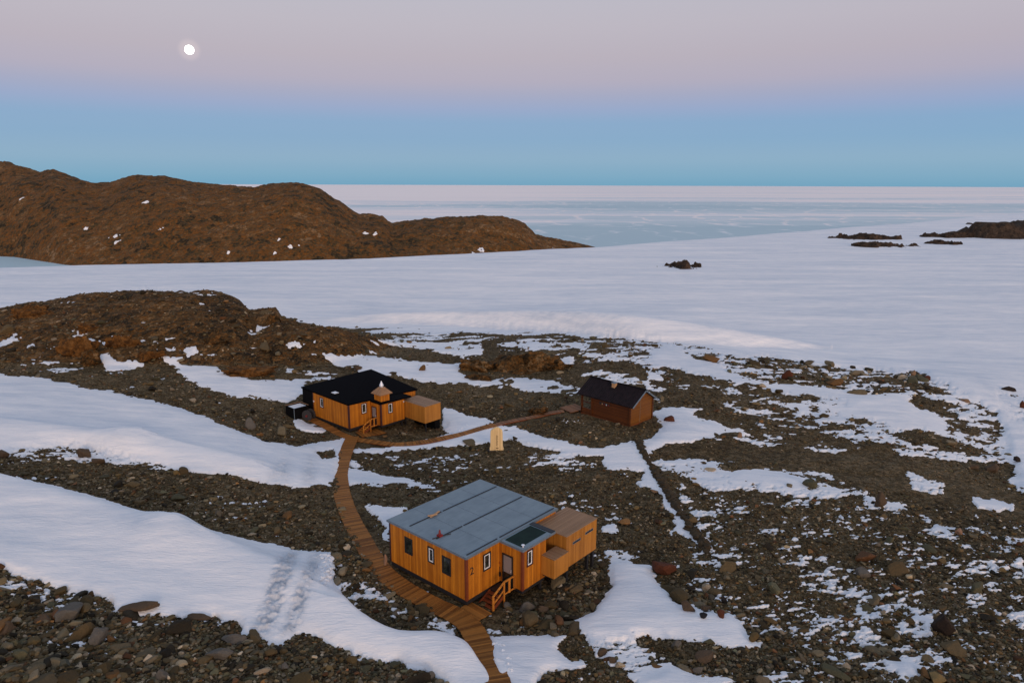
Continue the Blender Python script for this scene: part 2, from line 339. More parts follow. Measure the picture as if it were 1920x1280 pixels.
# ------------------------------------------------------------------ geometry of the land
cT, sT, cR, sR = math.cos(TH), math.sin(TH), math.cos(ROLL), math.sin(ROLL)
def ray(px, py):
    x = (np.asarray(px, float)-960)/FPX; y = -(np.asarray(py, float)-640)/FPX
    x, y = x*cR-y*sR, x*sR+y*cR
    return x, cT+y*sT, -sT+y*cT              # dx, dy, dz
def onz(px, py, z):
    dx, dy, dz = ray(px, py); k = (z-CAM_H)/dz; return dx*k, dy*k
def project(X, Y, Z):
    Z = Z-CAM_H; d = np.maximum(Y*cT-Z*sT, .1); x = X/d; y = (Y*sT+Z*cT)/d
    return 960+FPX*(x*cR+y*sR), 640-FPX*(-x*sR+y*cR)

_p = rng.rand(256, 256).astype(np.float32)
def vnoise(x, y):
    xi = np.floor(x).astype(np.int64); yi = np.floor(y).astype(np.int64); fx = (x-xi).astype(np.float32); fy = (y-yi).astype(np.float32)
    fx = fx*fx*(3-2*fx); fy = fy*fy*(3-2*fy); x0 = xi & 255; y0 = yi & 255; x1 = (xi+1) & 255; y1 = (yi+1) & 255
    a = _p[x0, y0]; b = _p[x1, y0]; c = _p[x0, y1]; d = _p[x1, y1]
    return (a+(b-a)*fx)*(1-fy)+(c+(d-c)*fx)*fy
def fbm(x, y, scale, octv=4, gain=.5, seed=0):
    s = 0; a = 1; tot = 0; x = x/scale+seed*17.3; y = y/scale+seed*31.7
    for i in range(octv):
        s = s+a*vnoise(x, y); tot += a; a *= gain; x, y = (x*1.6-y*1.2)+5.1, (x*1.2+y*1.6)+9.7
    return s/tot
def sstep(x, a, b):
    t = np.clip((x-a)/(b-a), 0, 1); return t*t*(3-2*t)

# ground heights at places of the photo
CP = [(0,1280,3.9),(0,1100,3.4),(0,950,3.0),(0,860,2.4),(0,760,2.2),(0,700,1.2),(0,660,.8),(-300,1280,4.4),(-300,900,3.4),
      (250,1280,3.2),(250,1120,2.9),(250,930,2.2),(250,820,1.7),(250,720,1.0),(480,1280,2.6),(480,1120,2.1),(480,950,1.6),(480,840,.7),(480,760,.2),
      (700,1280,2.2),(700,1150,1.7),(700,1060,1.55),(660,950,.9),(640,860,-.2),(655,830,-.8),(720,800,-1.0),(580,790,-.75),(800,800,-1.3),(860,760,-1.1),
      (930,1280,1.9),(875,1150,1.35),(960,1130,1.25),(1050,1080,1.0),(1120,1050,.8),(1100,970,.6),(900,940,.9),(760,980,1.3),(930,850,-.4),(930,790,-.6),
      (1150,1270,1.7),(1250,1150,1.1),(1250,1000,.5),(1180,900,.1),(1180,805,.1),(1110,780,.1),(1225,785,.1),(1060,760,-.2),
      (1500,1280,1.6),(1500,1100,.9),(1500,950,.2),(1500,860,-.6),(1500,780,-1.3),(1920,1280,1.4),(1920,1100,.4),(1920,960,-1.6),(1920,860,-3.4),
      (2200,1280,1.2),(2200,950,-2.6),(2200,750,-5),(1700,860,-1.5),(1800,800,-2.8),(1900,770,-3.9),(1700,720,-2.6),(1800,735,-2.9),(1850,700,-4.6),
      (1000,700,-.9),(850,690,-.8),(640,690,.1),(480,700,.3),(700,650,-.7),(960,640,-1.0),(1150,640,-1.0),(1290,650,-1.1),(1450,680,-1.7),
      (1290,690,-.9),(1100,690,-.4),(400,660,.3),(200,670,.6),
      (640,606,-5),(960,612,-5),(1290,636,-4.6),(1500,655,-4.4),(1700,670,-5),(1920,680,-5.2),(2300,660,-5.5),
      (640,560,-5.2),(1200,570,-5.2),(1700,560,-5.6),(100,540,-5.2),(-300,540,-5.2),(-300,620,-3),(2300,500,-6),
      (400,497,-6),(0,504,-6),(-300,510,-6),(1125,462,-6),(1500,436,-6.2),(1850,405,-6.5),(2300,390,-6.5)]
cpx = np.array(CP, float); cX, cY = onz(cpx[:,0], cpx[:,1], cpx[:,2]); cZ = cpx[:,2]
def uv(X, Y): Y = np.maximum(Y, 8); return X/(Y+6)*1.6, np.log(Y+6)
cu, cv_ = uv(cX, cY)
def tk(r2): return .5*r2*np.log(r2+1e-9)
n_ = len(cZ); K = tk((cu[:,None]-cu)**2+(cv_[:,None]-cv_)**2)+np.eye(n_)*2e-4; Pm = np.c_[np.ones(n_), cu, cv_]
W = np.linalg.solve(np.block([[K, Pm], [Pm.T, np.zeros((3,3))]]), np.r_[cZ, 0,0,0])
# line of the snowfield's far brink
brink = np.array([(-400,511),(0,505),(140,501),(400,497),(640,491),(900,479),(1128,466),(1180,461),(1350,448),(1500,436),(1700,420),(1850,406),(1930,401),(2400,385)], float)
bX, bY = onz(brink[:,0], brink[:,1], -6.1); bU = bX/bY
def base_h(X, Y):
    X = np.asarray(X, float); Y = np.asarray(Y, float)
    u, v = uv(X, Y); z = W[n_]+W[n_+1]*u+W[n_+2]*v
    for i in range(n_): z = z+W[i]*tk((u-cu[i])**2+(v-cv_[i])**2)
    q = X/np.maximum(Y, 5); Yb = np.interp(q, bU, bY)
    z = np.clip(z, -8, 6)
    z = z+(-6.1-z)*sstep(Y, Yb*.75, Yb*.97)          # level with the brink, then down to the sea ice
    d = np.maximum(Y-Yb, 0); z = z-.20*d*d/(d+Yb*.05)
    return np.maximum(z, -60)
def loft(pts_top, pts_base, zc=None, depth=None, back=1.1, power=1.7, zb=None, smooth=0):
    """a hill between a foot line and a skyline, given its real distance"""
    T_ = np.array(pts_top, float); B_ = np.array(pts_base, float)
    dx, dy, dz = ray(T_[:,0], T_[:,1]); U = dx/dy
    zb_ = np.array([zb]*len(B_)) if zb is not None else None
    if zb_ is None:
        P_ = [at_base(*p) for p in B_]; bx = np.array([p[0] for p in P_]); by = np.array([p[1] for p in P_])
    else: bx, by = onz(B_[:,0], B_[:,1], zb_)
    Yb = np.interp(U, bx/by, by); dep = np.interp(T_[:,0], [d[0] for d in depth], [d[1] for d in depth])
    Yc = Yb+dep; Zc = CAM_H+Yc*dz/dy
    Z0 = base_h(U*Yc, Yc) if zb is None else np.full(len(U), zb)
    amp = Zc-Z0; amp[0] = max(amp[0], 0)
    if smooth:
        Uf = np.linspace(U[0], U[-1], 400); ks = np.ones(smooth)/smooth
        def sm(a): a = np.interp(Uf, U, a); b = np.pad(a, smooth//2, mode='edge'); b = np.convolve(b, ks, 'valid')[:400]; return np.convolve(np.pad(b, smooth//2, mode='edge'), ks, 'valid')[:400]
        amp, Yb, Yc, U = sm(amp), sm(Yb), sm(Yc), Uf
    def f(X, Y):
        q = X/np.maximum(Y, 5); a = np.interp(q, U, amp, right=0); yb = np.interp(q, U, Yb); yc = np.interp(q, U, Yc)
        t = (Y-yb)/np.maximum(yc-yb, .5); up = 1-(1-np.clip(t, 0, 1))**power
        dn = 1-sstep(np.clip((t-1)/back, 0, 1), 0, 1)
        return np.where(q > U[-1], 0, np.where(t < 1, up, dn)*a*(t > 0))
    return f
def at_base(px, py, fn=base_h):
    dx, dy, dz = ray(px, py); Y = np.exp(np.linspace(math.log(18), math.log(1500), 900)); z = CAM_H+Y*dz/dy
    d = z-fn(Y*dx/dy, Y); i = int(np.argmax(d < 0)) if (d < 0).any() else len(Y)-1
    lo, hi = Y[max(i-1, 0)], Y[i]
    for _ in range(14):
        m_ = (lo+hi)/2
        if CAM_H+m_*dz/dy-fn(np.array([m_*dx/dy]), np.array([m_]))[0] > 0: lo = m_
        else: hi = m_
    return hi*dx/dy, hi, CAM_H+hi*dz/dy
hill_f = loft([(-320,625),(-150,603),(0,583),(60,571),(130,560),(200,552),(290,545),(370,547),(420,556),(450,569),(468,588),(492,588),(518,586),(530,601),(560,604),(600,614),(660,626),(700,634),(760,650)],
              [(-320,690),(0,690),(300,688),(450,690),(560,690),(640,680),(700,664),(760,652)], depth=[(-300,34),(290,32),(450,27),(520,20),(600,12),(760,2)], back=1.0)
drift_f = loft([(560,600),(730,590),(870,586),(1000,586),(1200,596),(1330,612),(1440,633),(1560,655)],
               [(560,600),(730,607),(870,614),(1000,622),(1200,640),(1330,650),(1440,655),(1560,657)], depth=[(560,1.5),(900,3.2),(1200,6),(1330,6.5),(1560,1)], back=5.0, power=1.15, smooth=27)
ridge_f = loft([(-500,350),(-300,322),(-150,338),(0,303),(20,304),(40,312),(75,325),(88,322),(100,322),(130,332),(180,343),(200,341),(215,338),(260,328),(310,330),(370,343),(440,347),(480,350),(530,342),(560,343),(600,358),(640,380),(675,403),(700,404),(718,406),(735,420),(770,415),(830,410),(900,405),(950,407),(985,420),(1005,442),(1050,449),(1100,459),(1132,467)],
               [(-500,470),(0,478),(60,487),(130,498),(300,504),(500,506),(800,497),(1000,486),(1132,472)], zb=-45, depth=[(-500,300),(0,270),(500,190),(900,110),(1050,70),(1132,12)], back=1.2, power=1.75)
def land_h(X, Y):
    return base_h(X, Y)+hill_f(X, Y)+drift_f(X, Y)

# ------------------------------------------------------------------ where snow lies: outlines of the drifts
SN = []
def sn(v, *p): SN.append((v, np.array(p, float)))
sn(.17, (-400,560),(0,575),(290,535),(480,580),(560,598),(680,618),(700,624),(960,624),(1100,628),(1290,640),(1312,655),(1360,668),(1440,668),(1480,678),(1560,682),(1640,696),(1720,697),(1790,728),(1806,737),(1742,742),(1792,778),(1780,786),(1800,808),(1855,848),(1895,868),(1905,905),(2000,980),(2300,1060),(2300,1400),(-400,1400))
# thinly covered scree on the right
sn(.60, (690,626),(1290,638),(1370,668),(1500,678),(1640,695),(1810,735),(1900,860),(1560,850),(1440,840),(1300,822),(1240,790),(1230,735),(1080,700),(960,690),(900,650))
sn(.74, (1400,735),(1600,738),(1730,742),(1790,778),(1800,800),(1850,845),(1640,838),(1560,800),(1480,775))
sn(.6, (1700,720),(1800,735),(1860,760),(1880,800),(1900,860),(1850,850),(1800,805),(1760,770)); sn(.75, (1860,730),(1920,745),(1960,800),(1900,790)); sn(1.0, (1640,745),(1720,748),(1760,790),(1840,830),(1700,800),(1600,780),(1560,770))
sn(.46, (1222,690),(1330,700),(1440,724),(1545,742),(1540,749),(1450,745),(1440,760),(1525,768),(1560,830),(1440,835),(1380,808),(1330,770),(1230,745))
sn(.12, (1262,692),(1330,698),(1440,724),(1545,741),(1530,749),(1440,742),(1340,722),(1270,708))
sn(.16, (1240,715),(1320,740),(1400,775),(1420,800),(1390,805),(1330,785),(1240,762))
sn(1.0, (1244,650),(1278,652),(1288,672),(1350,688),(1380,703),(1430,716),(1470,723),(1530,723),(1600,738),(1700,744),(1735,758),(1700,762),(1600,752),(1500,738),(1430,732),(1380,722),(1310,700),(1262,688),(1228,675),(1222,662))
sn(.46, (1300,655),(1350,674),(1400,670),(1480,676),(1600,690),(1700,697),(1806,735),(1740,742),(1700,730),(1600,728),(1520,724),(1440,712),(1390,702),(1340,685))
sn(.08, (1718,735),(1742,742),(1792,776),(1782,786),(1740,768),(1700,752))
sn(.60, (1600,785),(1640,800),(1750,812),(1850,848),(1895,868),(1800,866),(1700,848),(1620,835),(1560,820),(1500,795))
sn(.25, (1690,805),(1760,815),(1850,850),(1830,852),(1740,835))
sn(1.0, (1226,775),(1238,758),(1290,766),(1320,780),(1358,788),(1382,806),(1384,820),(1330,826),(1280,824),(1238,838),(1232,862),(1200,850),(1195,828),(1234,812),(1242,795))
sn(0.0, (1225,846),(1245,832),(1275,826),(1330,822),(1440,833),(1560,845),(1650,840),(1700,860),(1800,875),(1830,905),(1900,922),(1935,950),(2100,1000),(2000,1010),(1900,970),(1800,948),(1720,930),(1640,915),(1560,892),(1440,868),(1330,860),(1250,858))
sn(.76, (1225,862),(1330,862),(1440,868),(1530,885),(1640,915),(1620,930),(1540,935),(1440,925),(1330,910),(1250,890))
sn(1.0, (1400,880),(1470,884),(1515,890),(1515,908),(1490,916),(1430,908),(1380,895))
sn(.62, (1690,880),(1740,895),(1770,905),(1760,925),(1710,915))
sn(1.0, (1810,932),(1870,935),(1905,946),(1900,955),(1860,953),(1830,945))
sn(.66, (1620,935),(1690,945),(1740,975),(1840,990),(1920,1010),(1980,1040),(1920,1045),(1830,1000),(1740,992),(1690,980),(1640,955))
sn(1.0, (1605,932),(1640,930),(1650,942),(1690,945),(1680,953),(1640,950)); sn(1.0, (1690,975),(1770,983),(1800,990),(1850,1010),(1830,1012),(1770,990),(1700,985))
sn(.415, (1400,930),(1620,940),(1800,1000),(1960,1060),(2300,1100),(2300,1400),(1270,1400),(1420,1220),(1330,1120),(1240,1060),(1330,1000),(1270,930))
sn(.36, (1330,950),(1500,960),(1640,1000),(1700,1100),(1500,1120),(1350,1080))
sn(.50, (1440,1170),(1560,1210),(1640,1230),(1740,1210),(1760,1230),(1720,1290),(1640,1270),(1560,1240),(1460,1205))
sn(1.0, (1655,1235),(1700,1242),(1722,1258),(1690,1272),(1668,1258)); sn(1.0, (1722,1148),(1735,1150),(1755,1178),(1735,1172)); sn(1.0, (1475,1090),(1510,1096),(1535,1100),(1500,1102))
# middle ground
sn(.24, (655,850),(720,842),(800,846),(900,832),(960,830),(1050,850),(1140,870),(1200,895),(1230,935),(1260,975),(1300,1015),(1240,1040),(1120,1030),(1060,950),(905,895),(730,950),(640,1000))
sn(.46, (1000,840),(1060,850),(1150,872),(1190,895),(1120,895),(1040,880),(980,870))
sn(.40, (720,855),(860,850),(900,870),(840,885),(740,880))
sn(1.0, (655,842),(720,837),(800,824),(870,806),(900,800),(962,798),(1005,816),(1080,832),(1130,838),(1150,832),(1192,826),(1212,860),(1200,866),(1140,858),(1060,845),(960,826),(900,828),(850,836),(800,842),(720,843),(660,850))
sn(1.0, (1128,862),(1195,828),(1215,862),(1240,905),(1270,950),(1300,995),(1326,1028),(1318,1026),(1288,1016),(1260,996),(1266,972),(1238,955),(1236,932),(1200,905),(1188,900),(1212,890),(1180,882),(1140,878))
sn(.5, (1216,865),(1245,895),(1275,940),(1310,985),(1330,1020),(1345,1020),(1310,960),(1270,900),(1240,868))
sn(0.0, (700,815),(700,790),(860,770),(880,800),(850,812),(790,822),(720,828))
sn(0.0, (655,790),(560,780),(560,750),(780,700),(860,770),(840,800),(740,812))
sn(1.0, (829,763),(850,768),(882,778),(935,792),(905,800),(870,806),(835,813),(828,800))
sn(0.0, (930,805),(1010,782),(1075,778),(1180,770),(1228,780),(1240,800),(1232,815),(1195,827),(1150,833),(1080,829),(1010,813),(965,797))
sn(0.0, (955,727),(1085,742),(1090,760),(1010,775),(930,790),(850,765),(830,745),(780,712))
sn(1.0, (600,661),(640,664),(672,663),(720,669),(780,675),(880,682),(852,695),(892,708),(920,716),(960,706),(1035,714),(1092,725),(1092,741),(1035,738),(960,727),(855,720),(792,715),(740,705),(700,705),(640,690))
sn(.85, (682,634),(730,636),(780,640),(930,652),(917,672),(880,678),(855,664),(780,652),(725,644))
sn(.62, (760,630),(960,632),(1000,650),(930,650),(800,642))
sn(.60, (985,640),(1110,640),(1210,655),(1240,690),(1120,680),(1040,665))
sn(.08, (905,640),(960,650),(1040,668),(1080,690),(1040,708),(960,702),(905,672))
sn(.06, (1080,662),(1180,680),(1225,690),(1215,705),(1130,690),(1060,700))
sn(1.0, (1215,692),(1240,700),(1255,712),(1225,708))
# left: snow under the near hill and the two big drifts
sn(1.0, (290,664),(325,668),(340,680),(400,686),(412,695),(480,711),(572,722),(570,735),(535,752),(480,748),(445,745),(400,731),(350,711),(322,691),(300,672))
sn(1.0, (184,672),(192,646),(200,652),(207,668),(228,676),(295,678),(250,686),(195,691))
sn(1.0, (-60,655),(0,642),(26,627),(20,640),(0,652)); sn(.9, (342,648),(360,655),(450,658),(400,660)); sn(.9, (70,690),(88,660),(60,672),(40,674),(120,683))
sn(.5, (430,632),(480,655),(540,660),(600,640),(560,615),(480,600),(460,620)); sn(.42, (20,668),(180,680),(130,695),(40,690)); sn(.3, (100,600),(330,590),(450,640),(300,660),(150,640))
sn(.55, (480,690),(610,690),(640,705),(560,720),(480,712)); sn(.05, (410,688),(480,692),(560,700),(600,706),(500,712),(440,704))
sn(1.0, (545,790),(565,784),(592,795),(622,808),(600,810),(556,802))
sn(1.0, (-400,690),(0,699),(90,712),(180,728),(270,747),(340,763),(400,785),(440,806),(490,826),(560,836),(648,822),(640,850),(634,880),(620,914),(553,912),(500,906),(445,894),(356,886),(290,877),(206,868),(94,846),(0,856),(-400,860))
sn(.52, (-100,842),(60,838),(130,832),(210,850),(290,866),(360,888),(200,876),(94,862),(-100,890)); sn(.3,(590,845),(625,842),(628,858),(600,862))
sn(1.0, (-400,880),(0,891),(75,905),(141,921),(281,966),(422,1003),(544,1029),(620,1031),(628,1060),(624,1086),(642,1118),(678,1154),(713,1178),(753,1190),(796,1194),(850,1194),(878,1210),(930,1290),(960,1400),(860,1300),(825,1276),(796,1258),(767,1255),(746,1239),(710,1240),(681,1226),(624,1212),(599,1197),(559,1187),(545,1203),(516,1215),(501,1212),(480,1194),(445,1190),(452,1170),(410,1157),(350,1155),(292,1157),(217,1150),(207,1125),(150,1110),(100,1100),(45,1080),(0,1067),(-400,1040))
sn(.42, (-100,1070),(40,1084),(100,1102),(150,1112),(205,1128),(215,1152),(130,1150),(60,1120),(-100,1100)); sn(.32, (60,1150),(230,1150),(210,1230),(100,1220))
sn(1.0, (908,1196),(960,1190),(1068,1190),(1039,1218),(1068,1237),(1111,1247),(1019,1260),(1003,1290),(1000,1400),(960,1400))
sn(1.0, (1127,1044),(1173,1049),(1190,1057),(1206,1050),(1232,1073),(1236,1096),(1265,1119),(1275,1136),(1304,1142),(1354,1149),(1386,1162),(1436,1218),(1386,1214),(1288,1204),(1190,1198),(1222,1214),(1281,1231),(1252,1240),(1310,1262),(1380,1282),(1250,1300),(1190,1275),(1170,1254),(1124,1227),(1091,1188),(1068,1162),(1114,1142),(1144,1099),(1137,1057))
sn(.62, (1100,1195),(1200,1205),(1270,1235),(1240,1262),(1180,1262),(1120,1235))
sn(.10, (1178,1190),(1300,1205),(1436,1220),(1500,1260),(1300,1262),(1240,1225)); sn(.75, (1300,1262),(1380,1276),(1360,1284),(1290,1270))
sn(1.0, (679,946),(764,951),(766,958),(735,972),(733,990),(728,1014),(713,1007),(724,989),(703,966))
sn(1.0, (645,874),(670,881),(731,892),(778,903),(810,910),(839,924),(818,924),(760,911),(724,915),(681,905),(647,910)); sn(.9, (652,860),(664,862),(678,870),(650,870))
sn(.45, (660,1085),(700,1100),(790,1150),(860,1170),(850,1190),(770,1160),(690,1120)); sn(.8, (1128,985),(1150,985),(1160,998),(1130,998)); sn(.7,(1135,1025),(1200,1042),(1180,1048),(1130,1040))
MW, MH, MX, MY, MS = 1400, 600, -440, 500, 2.0
def raster():
    Mk = np.ones((MH, MW), np.float32)
    for v, p in SN:
        p = (p-[MX, MY])/MS
        x0, y0 = np.maximum(np.floor(p.min(0)).astype(int), 0); x1 = min(int(p[:,0].max())+2, MW); y1 = min(int(p[:,1].max())+2, MH)
        if x1 <= x0 or y1 <= y0: continue
        gx, gy = np.meshgrid(np.arange(x0, x1)+.5, np.arange(y0, y1)+.5); ins = np.zeros(gx.shape, bool)
        q = np.roll(p, -1, 0)
        for (ax, ay), (bx_, by_) in zip(p, q):
            if ay == by_: continue
            ins ^= ((ay > gy) != (by_ > gy)) & (gx < (bx_-ax)*(gy-ay)/(by_-ay)+ax)
        Mk[y0:y1, x0:x1][ins] = v
    return Mk
def blur(a, r):
    for ax in (0, 1):
        for _ in range(2):
            c = np.cumsum(np.pad(a, [(r+1, r) if i == ax else (0, 0) for i in (0, 1)], mode='edge'), ax)
            n = a.shape[ax]; a = (np.take(c, range(2*r+1, 2*r+1+n), ax)-np.take(c, range(0, n), ax))/(2*r+1)
    return a
MASK0 = raster()
_gy, _gx = np.mgrid[0:MH, 0:MW]                       # fray the drawn outlines
_wx = (fbm(_gx*.7, _gy*2.6, 20, 5, .68, 40)-.5)*30; _wy = (fbm(_gx*.7, _gy*2.6, 20, 5, .68, 41)-.5)*11
_k = np.clip(_gy/350+.35, .35, 1)*np.clip((_gx*MS+MX-950)/250, .3, 1); _wx = _wx*np.clip((_gx*MS+MX-950)/250, .3, 1)
MASK0 = MASK0[np.clip((_gy+_wy*_k).astype(int), 0, MH-1), np.clip((_gx+_wx*_k).astype(int), 0, MW-1)]
MASK = blur(MASK0, 1); MASKW = blur(blur(MASK0, 14)*MASK0, 3)
def samp(A, px, py):
    x = np.clip((px-MX)/MS-.5, 0, MW-1.01); y = np.clip((py-MY)/MS-.5, 0, MH-1.01); xi = x.astype(int); yi = y.astype(int); fx = x-xi; fy = y-yi
    return (A[yi, xi]*(1-fx)+A[yi, xi+1]*fx)*(1-fy)+(A[yi+1, xi]*(1-fx)+A[yi+1, xi+1]*fx)*fy

SN_keep = SN; SN = []
sn(0.0, (-3000,-3000),(3000,-3000),(3000,3000),(-3000,3000)); sn(1.0, (527,1036),(562,1034),(508,1188),(470,1184)); sn(.9, (583,1036),(606,1034),(556,1180),(522,1192)); sn(.5, (520,860),(545,858),(545,905),(500,895)); sn(.5, (572,855),(592,855),(590,908),(566,908))
DIRT = blur(raster(), 3); SN = []
sn(.58, (-3000,-3000),(3000,-3000),(3000,3000),(-3000,3000))
for v_, p_ in ((1.15, [(-200,1070),(130,1100),(430,1160),(450,1190),(400,1240),(250,1300),(-200,1300)]), (.95, [(380,1190),(830,1190),(830,1300),(380,1300)]), (.15, [(1225,846),(1275,826),(1440,833),(1650,840),(1830,905),(2100,1000),(1900,970),(1640,915),(1440,868),(1258,858)]),
    (1.15, [(900,1120),(960,1110),(1130,1060),(1140,1100),(1110,1190),(960,1190)]), (1.2, [(1300,650),(1480,670),(1700,695),(1810,735),(1600,732),(1400,710)]), (1.3, [(1290,1090),(1450,1130),(1450,1200),(1350,1160),(1230,1100)]),
    (.8, [(1430,1190),(1920,1130),(1920,1300),(1250,1300),(1200,1250)]), (.85, [(540,1000),(700,1030),(860,1170),(840,1195),(680,1180)]), (.8, [(-200,860),(300,890),(560,960),(600,1030),(280,960),(-200,880)]), (.62, [(1240,960),(1920,1010),(1920,1130),(1430,1190),(1250,1040)]), (.75, [(-200,690),(500,760),(560,830),(440,800),(180,725),(-200,690)])):
    sn(v_, *p_)
RKSIZE = blur(raster(), 6); SN = SN_keep
# pads levelled under the buildings: centre x, y, height, radius
PADS = []
def rock_bumps(X, Y, hil):
    far = np.clip(Y/60, .7, 3)
    b = (fbm(X, Y, 3.2, 4, .55, 1)-.5)*.50*far**.5+(fbm(X, Y, .55, 3, .6, 2)-.5)*.16
    big = (fbm(X, Y, 11, 5, .55, 3)-.5)
    lump = np.abs(fbm(X, Y, 6.5, 4, .55, 5)-.5)
    return b+hil*(big*2.2-lump*2.6+.5)
def snow_t(X, Y, Mv, Mw):
    """thickness of snow above the mean stony surface"""
    c, s = math.cos(R(-16)), math.sin(R(-16)); xr, yr = X*c-Y*s, X*s+Y*c
    k = np.clip(Y/45, 1, 2.6)
    n = .38*fbm(xr/4.2, yr*1.15, .9, 5, .65, 7)+.62*fbm(xr/2.2, yr, .26, 3, .65, 8)
    nf = .5*fbm(xr/5.0, yr*1.1, 1.5, 5, .68, 9)+.5*fbm(xr/2.8, yr, .5, 3, .68, 10)
    n = n+(nf-n)*np.clip((Y-45)/50, 0, 1)
    n = np.clip((n-.5)*2.3+.5, 0, 1)
    t = (Mv-.03-n*.86)*1.0
    t = np.where(Mv > .93, np.maximum(t, (Mv-.93)*4), t)-(1-sstep(Mv, .5, .99))*.08
    t = np.minimum(np.maximum(t, -.9), .085+.14*sstep(Mw, .25, .8))
    dome = sstep(Mw, .45, 1.0)*np.clip((Mv-.5)*2, 0, 1)
    return t+dome*.22
def surfaces(X, Y):
    """mean surface, stony surface, snow surface"""
    hil = hill_f(X, Y); dr = drift_f(X, Y); z = base_h(X, Y)
    hf = np.clip(hil/3, 0, 1)
    px, py = project(X, Y, z+hil+dr); Mv = samp(MASK, px, py); Mw = samp(MASKW, px, py)
    q = X/np.maximum(Y, 5)
    outer = sstep(Y, 128, 150)*(1-hf)
    crest = hil > 0
    Mv = np.where((hil > .25) & (py < 600), np.minimum(Mv, np.minimum(samp(MASK, px, py+9), samp(MASK, px-8, py+14))), Mv)
    Mv = np.where(py < 520, 1, Mv)
    rock = z+hil+rock_bumps(X, Y, hf)
    sn_ = z+hil+dr+snow_t(X, Y, Mv, Mw)+hf*(fbm(X, Y, 11, 3, .55, 3)-.5)*1.4
    c, s = math.cos(R(-14)), math.sin(R(-14)); xr, yr = X*c-Y*s, X*s+Y*c
    sn_ = sn_+(fbm(xr/3.5, yr, 2.2, 4, .55, 12)-.5)*.14+(fbm(xr/3, yr, 14, 3, .5, 13)-.5)*.5*np.clip(Mw, 0, 1)
    sn_ = sn_+(fbm(xr/4, yr, 30, 4, .6, 14)-.5)*1.2*sstep(Y, 120, 180)
    rock = rock-sstep(Y, 150, 200)*3-(dr > 0.05)*1.5
    rock = np.where(hf < .02, np.minimum(rock, z+hil+.55), rock)
    # two swells along the big drifts on the left
    for (P1, P2, hgt, wa, wb) in SWELLS:
        dx, dy = P2[0]-P1[0], P2[1]-P1[1]; Lg = math.hypot(dx, dy); t = np.clip(((X-P1[0])*dx+(Y-P1[1])*dy)/Lg**2, 0, 1)
        sd = ((X-P1[0])*dy-(Y-P1[1])*dx)/Lg; e = np.hypot(X-(P1[0]+t*dx), Y-(P1[1]+t*dy))
        w_ = np.where(sd > 0, wa, wb); sn_ = sn_+hgt*np.exp(-(e/w_)**2)*np.clip((Mw-.3)*2, 0, 1)
    for (cx, cy, cz, r0, r1) in PADS:
        d = np.hypot(X-cx, Y-cy); k = 1-sstep(d, r0, r1)
        rock = rock*(1-k)+np.minimum(rock, cz)*k; sn_ = sn_*(1-k)+np.minimum(sn_, cz-.12)*k
    return z+hil+dr, rock, sn_, hf, Mv
SWELLS = []
def seg(a, b, h, wa, wb):
    A_ = at_base(*a); B_ = at_base(*b); SWELLS.append((A_[:2], B_[:2], h, wa, wb))
seg((-60,905), (330,1010), .75, 3.2, 1.6); seg((330,1010), (560,1100), .8, 2.8, 1.5); seg((640,1150), (860,1225), .6, 2.0, 1.3)
seg((-60,800), (260,835), .9, 3.0, 1.6); seg((260,835), (470,880), .6, 3.0, 1.3)

def house_frame(px, py, z, az):
    x, y = onz(px, py, z); return float(x), float(y), z, R(az)
H1 = (-2.738, 38.874, 1.93, R(49)); H2 = (-18.59, 76.5, -.37, R(48)); H3 = (13.456, 76.33, .1, R(45))
def hw(Hf, x, y):
    c, s = math.cos(Hf[3]), math.sin(Hf[3]); return Hf[0]+x*c-y*s, Hf[1]+x*s+y*c
for (Hf, pts, cz, r0, r1) in ((H1, [(1.5,2),(1.5,5.5),(5,2),(5,5.5),(7.6,2)], 1.55, 2.6, 3.6), (H1, [(4.5,-1.2),(9,-1)], 1.1, 2.2, 3.4), (H2, [(1.5,2),(1.5,5.5),(5,2),(5,5.5),(8.5,4)], -.72, 2.8, 3.8),
                              (H2, [(4.5,-1.5),(8,-3.5)], -1.15, 2.4, 3.4), (H3, [(2.2,1.5),(2.2,4.5)], .05, 2.2, 3.2)):
    for p in pts: PADS.append((*hw(Hf, *p), cz, r0, r1))

# grid: columns by bearing, rows closer together near the camera
NU = 1250; U_ = np.linspace(-1.0, 1.0, NU)
yy = np.exp(np.linspace(math.log(21), math.log(1250), 20000)); dens = 704*27/yy**2/1.35+26/yy
cum = np.r_[0, np.cumsum((dens[1:]+dens[:-1])/2*np.diff(yy))]; NV = int(cum[-1]); Yr = np.interp(np.linspace(0, cum[-1], NV), cum, yy)
GX = (U_[None,:]*Yr[:,None]).ravel(); GY = np.repeat(Yr, NU)
zm, zr, zs, hf, Mv = surfaces(GX, GY)
idx = np.arange(NU*NV).reshape(NV, NU)
F4 = np.stack([idx[:-1,:-1], idx[:-1,1:], idx[1:,1:], idx[1:,:-1]], -1).reshape(-1, 4)
def compact(V, F):
    used = np.zeros(len(V), bool); used[F.ravel()] = True; mp_ = np.cumsum(used)-1; return V[used], mp_[F]
hmask = hf[F4].mean(1) > .12
near = GY[F4[:,0]] < 260
V = np.c_[GX, GY, zr]
tag(mesh_np('ground', *compact(V, F4[~hmask & near]), M['ground']), kind='structure')
tag(mesh_np('hill', *compact(V, F4[hmask]), M['hill']), kind='structure')
snz = zs-zr; keep = snz[F4].max(1) > -.25
pxg, pyg = project(GX, GY, zs); dirt = samp(DIRT, pxg, pyg)*np.clip(fbm(GX, GY, .5, 4, .65, 30)*1.7-.15, 0, 1)
zs = zs+dirt*(fbm(GX, GY, .35, 3, .7, 31)-.5)*.8-dirt*.05
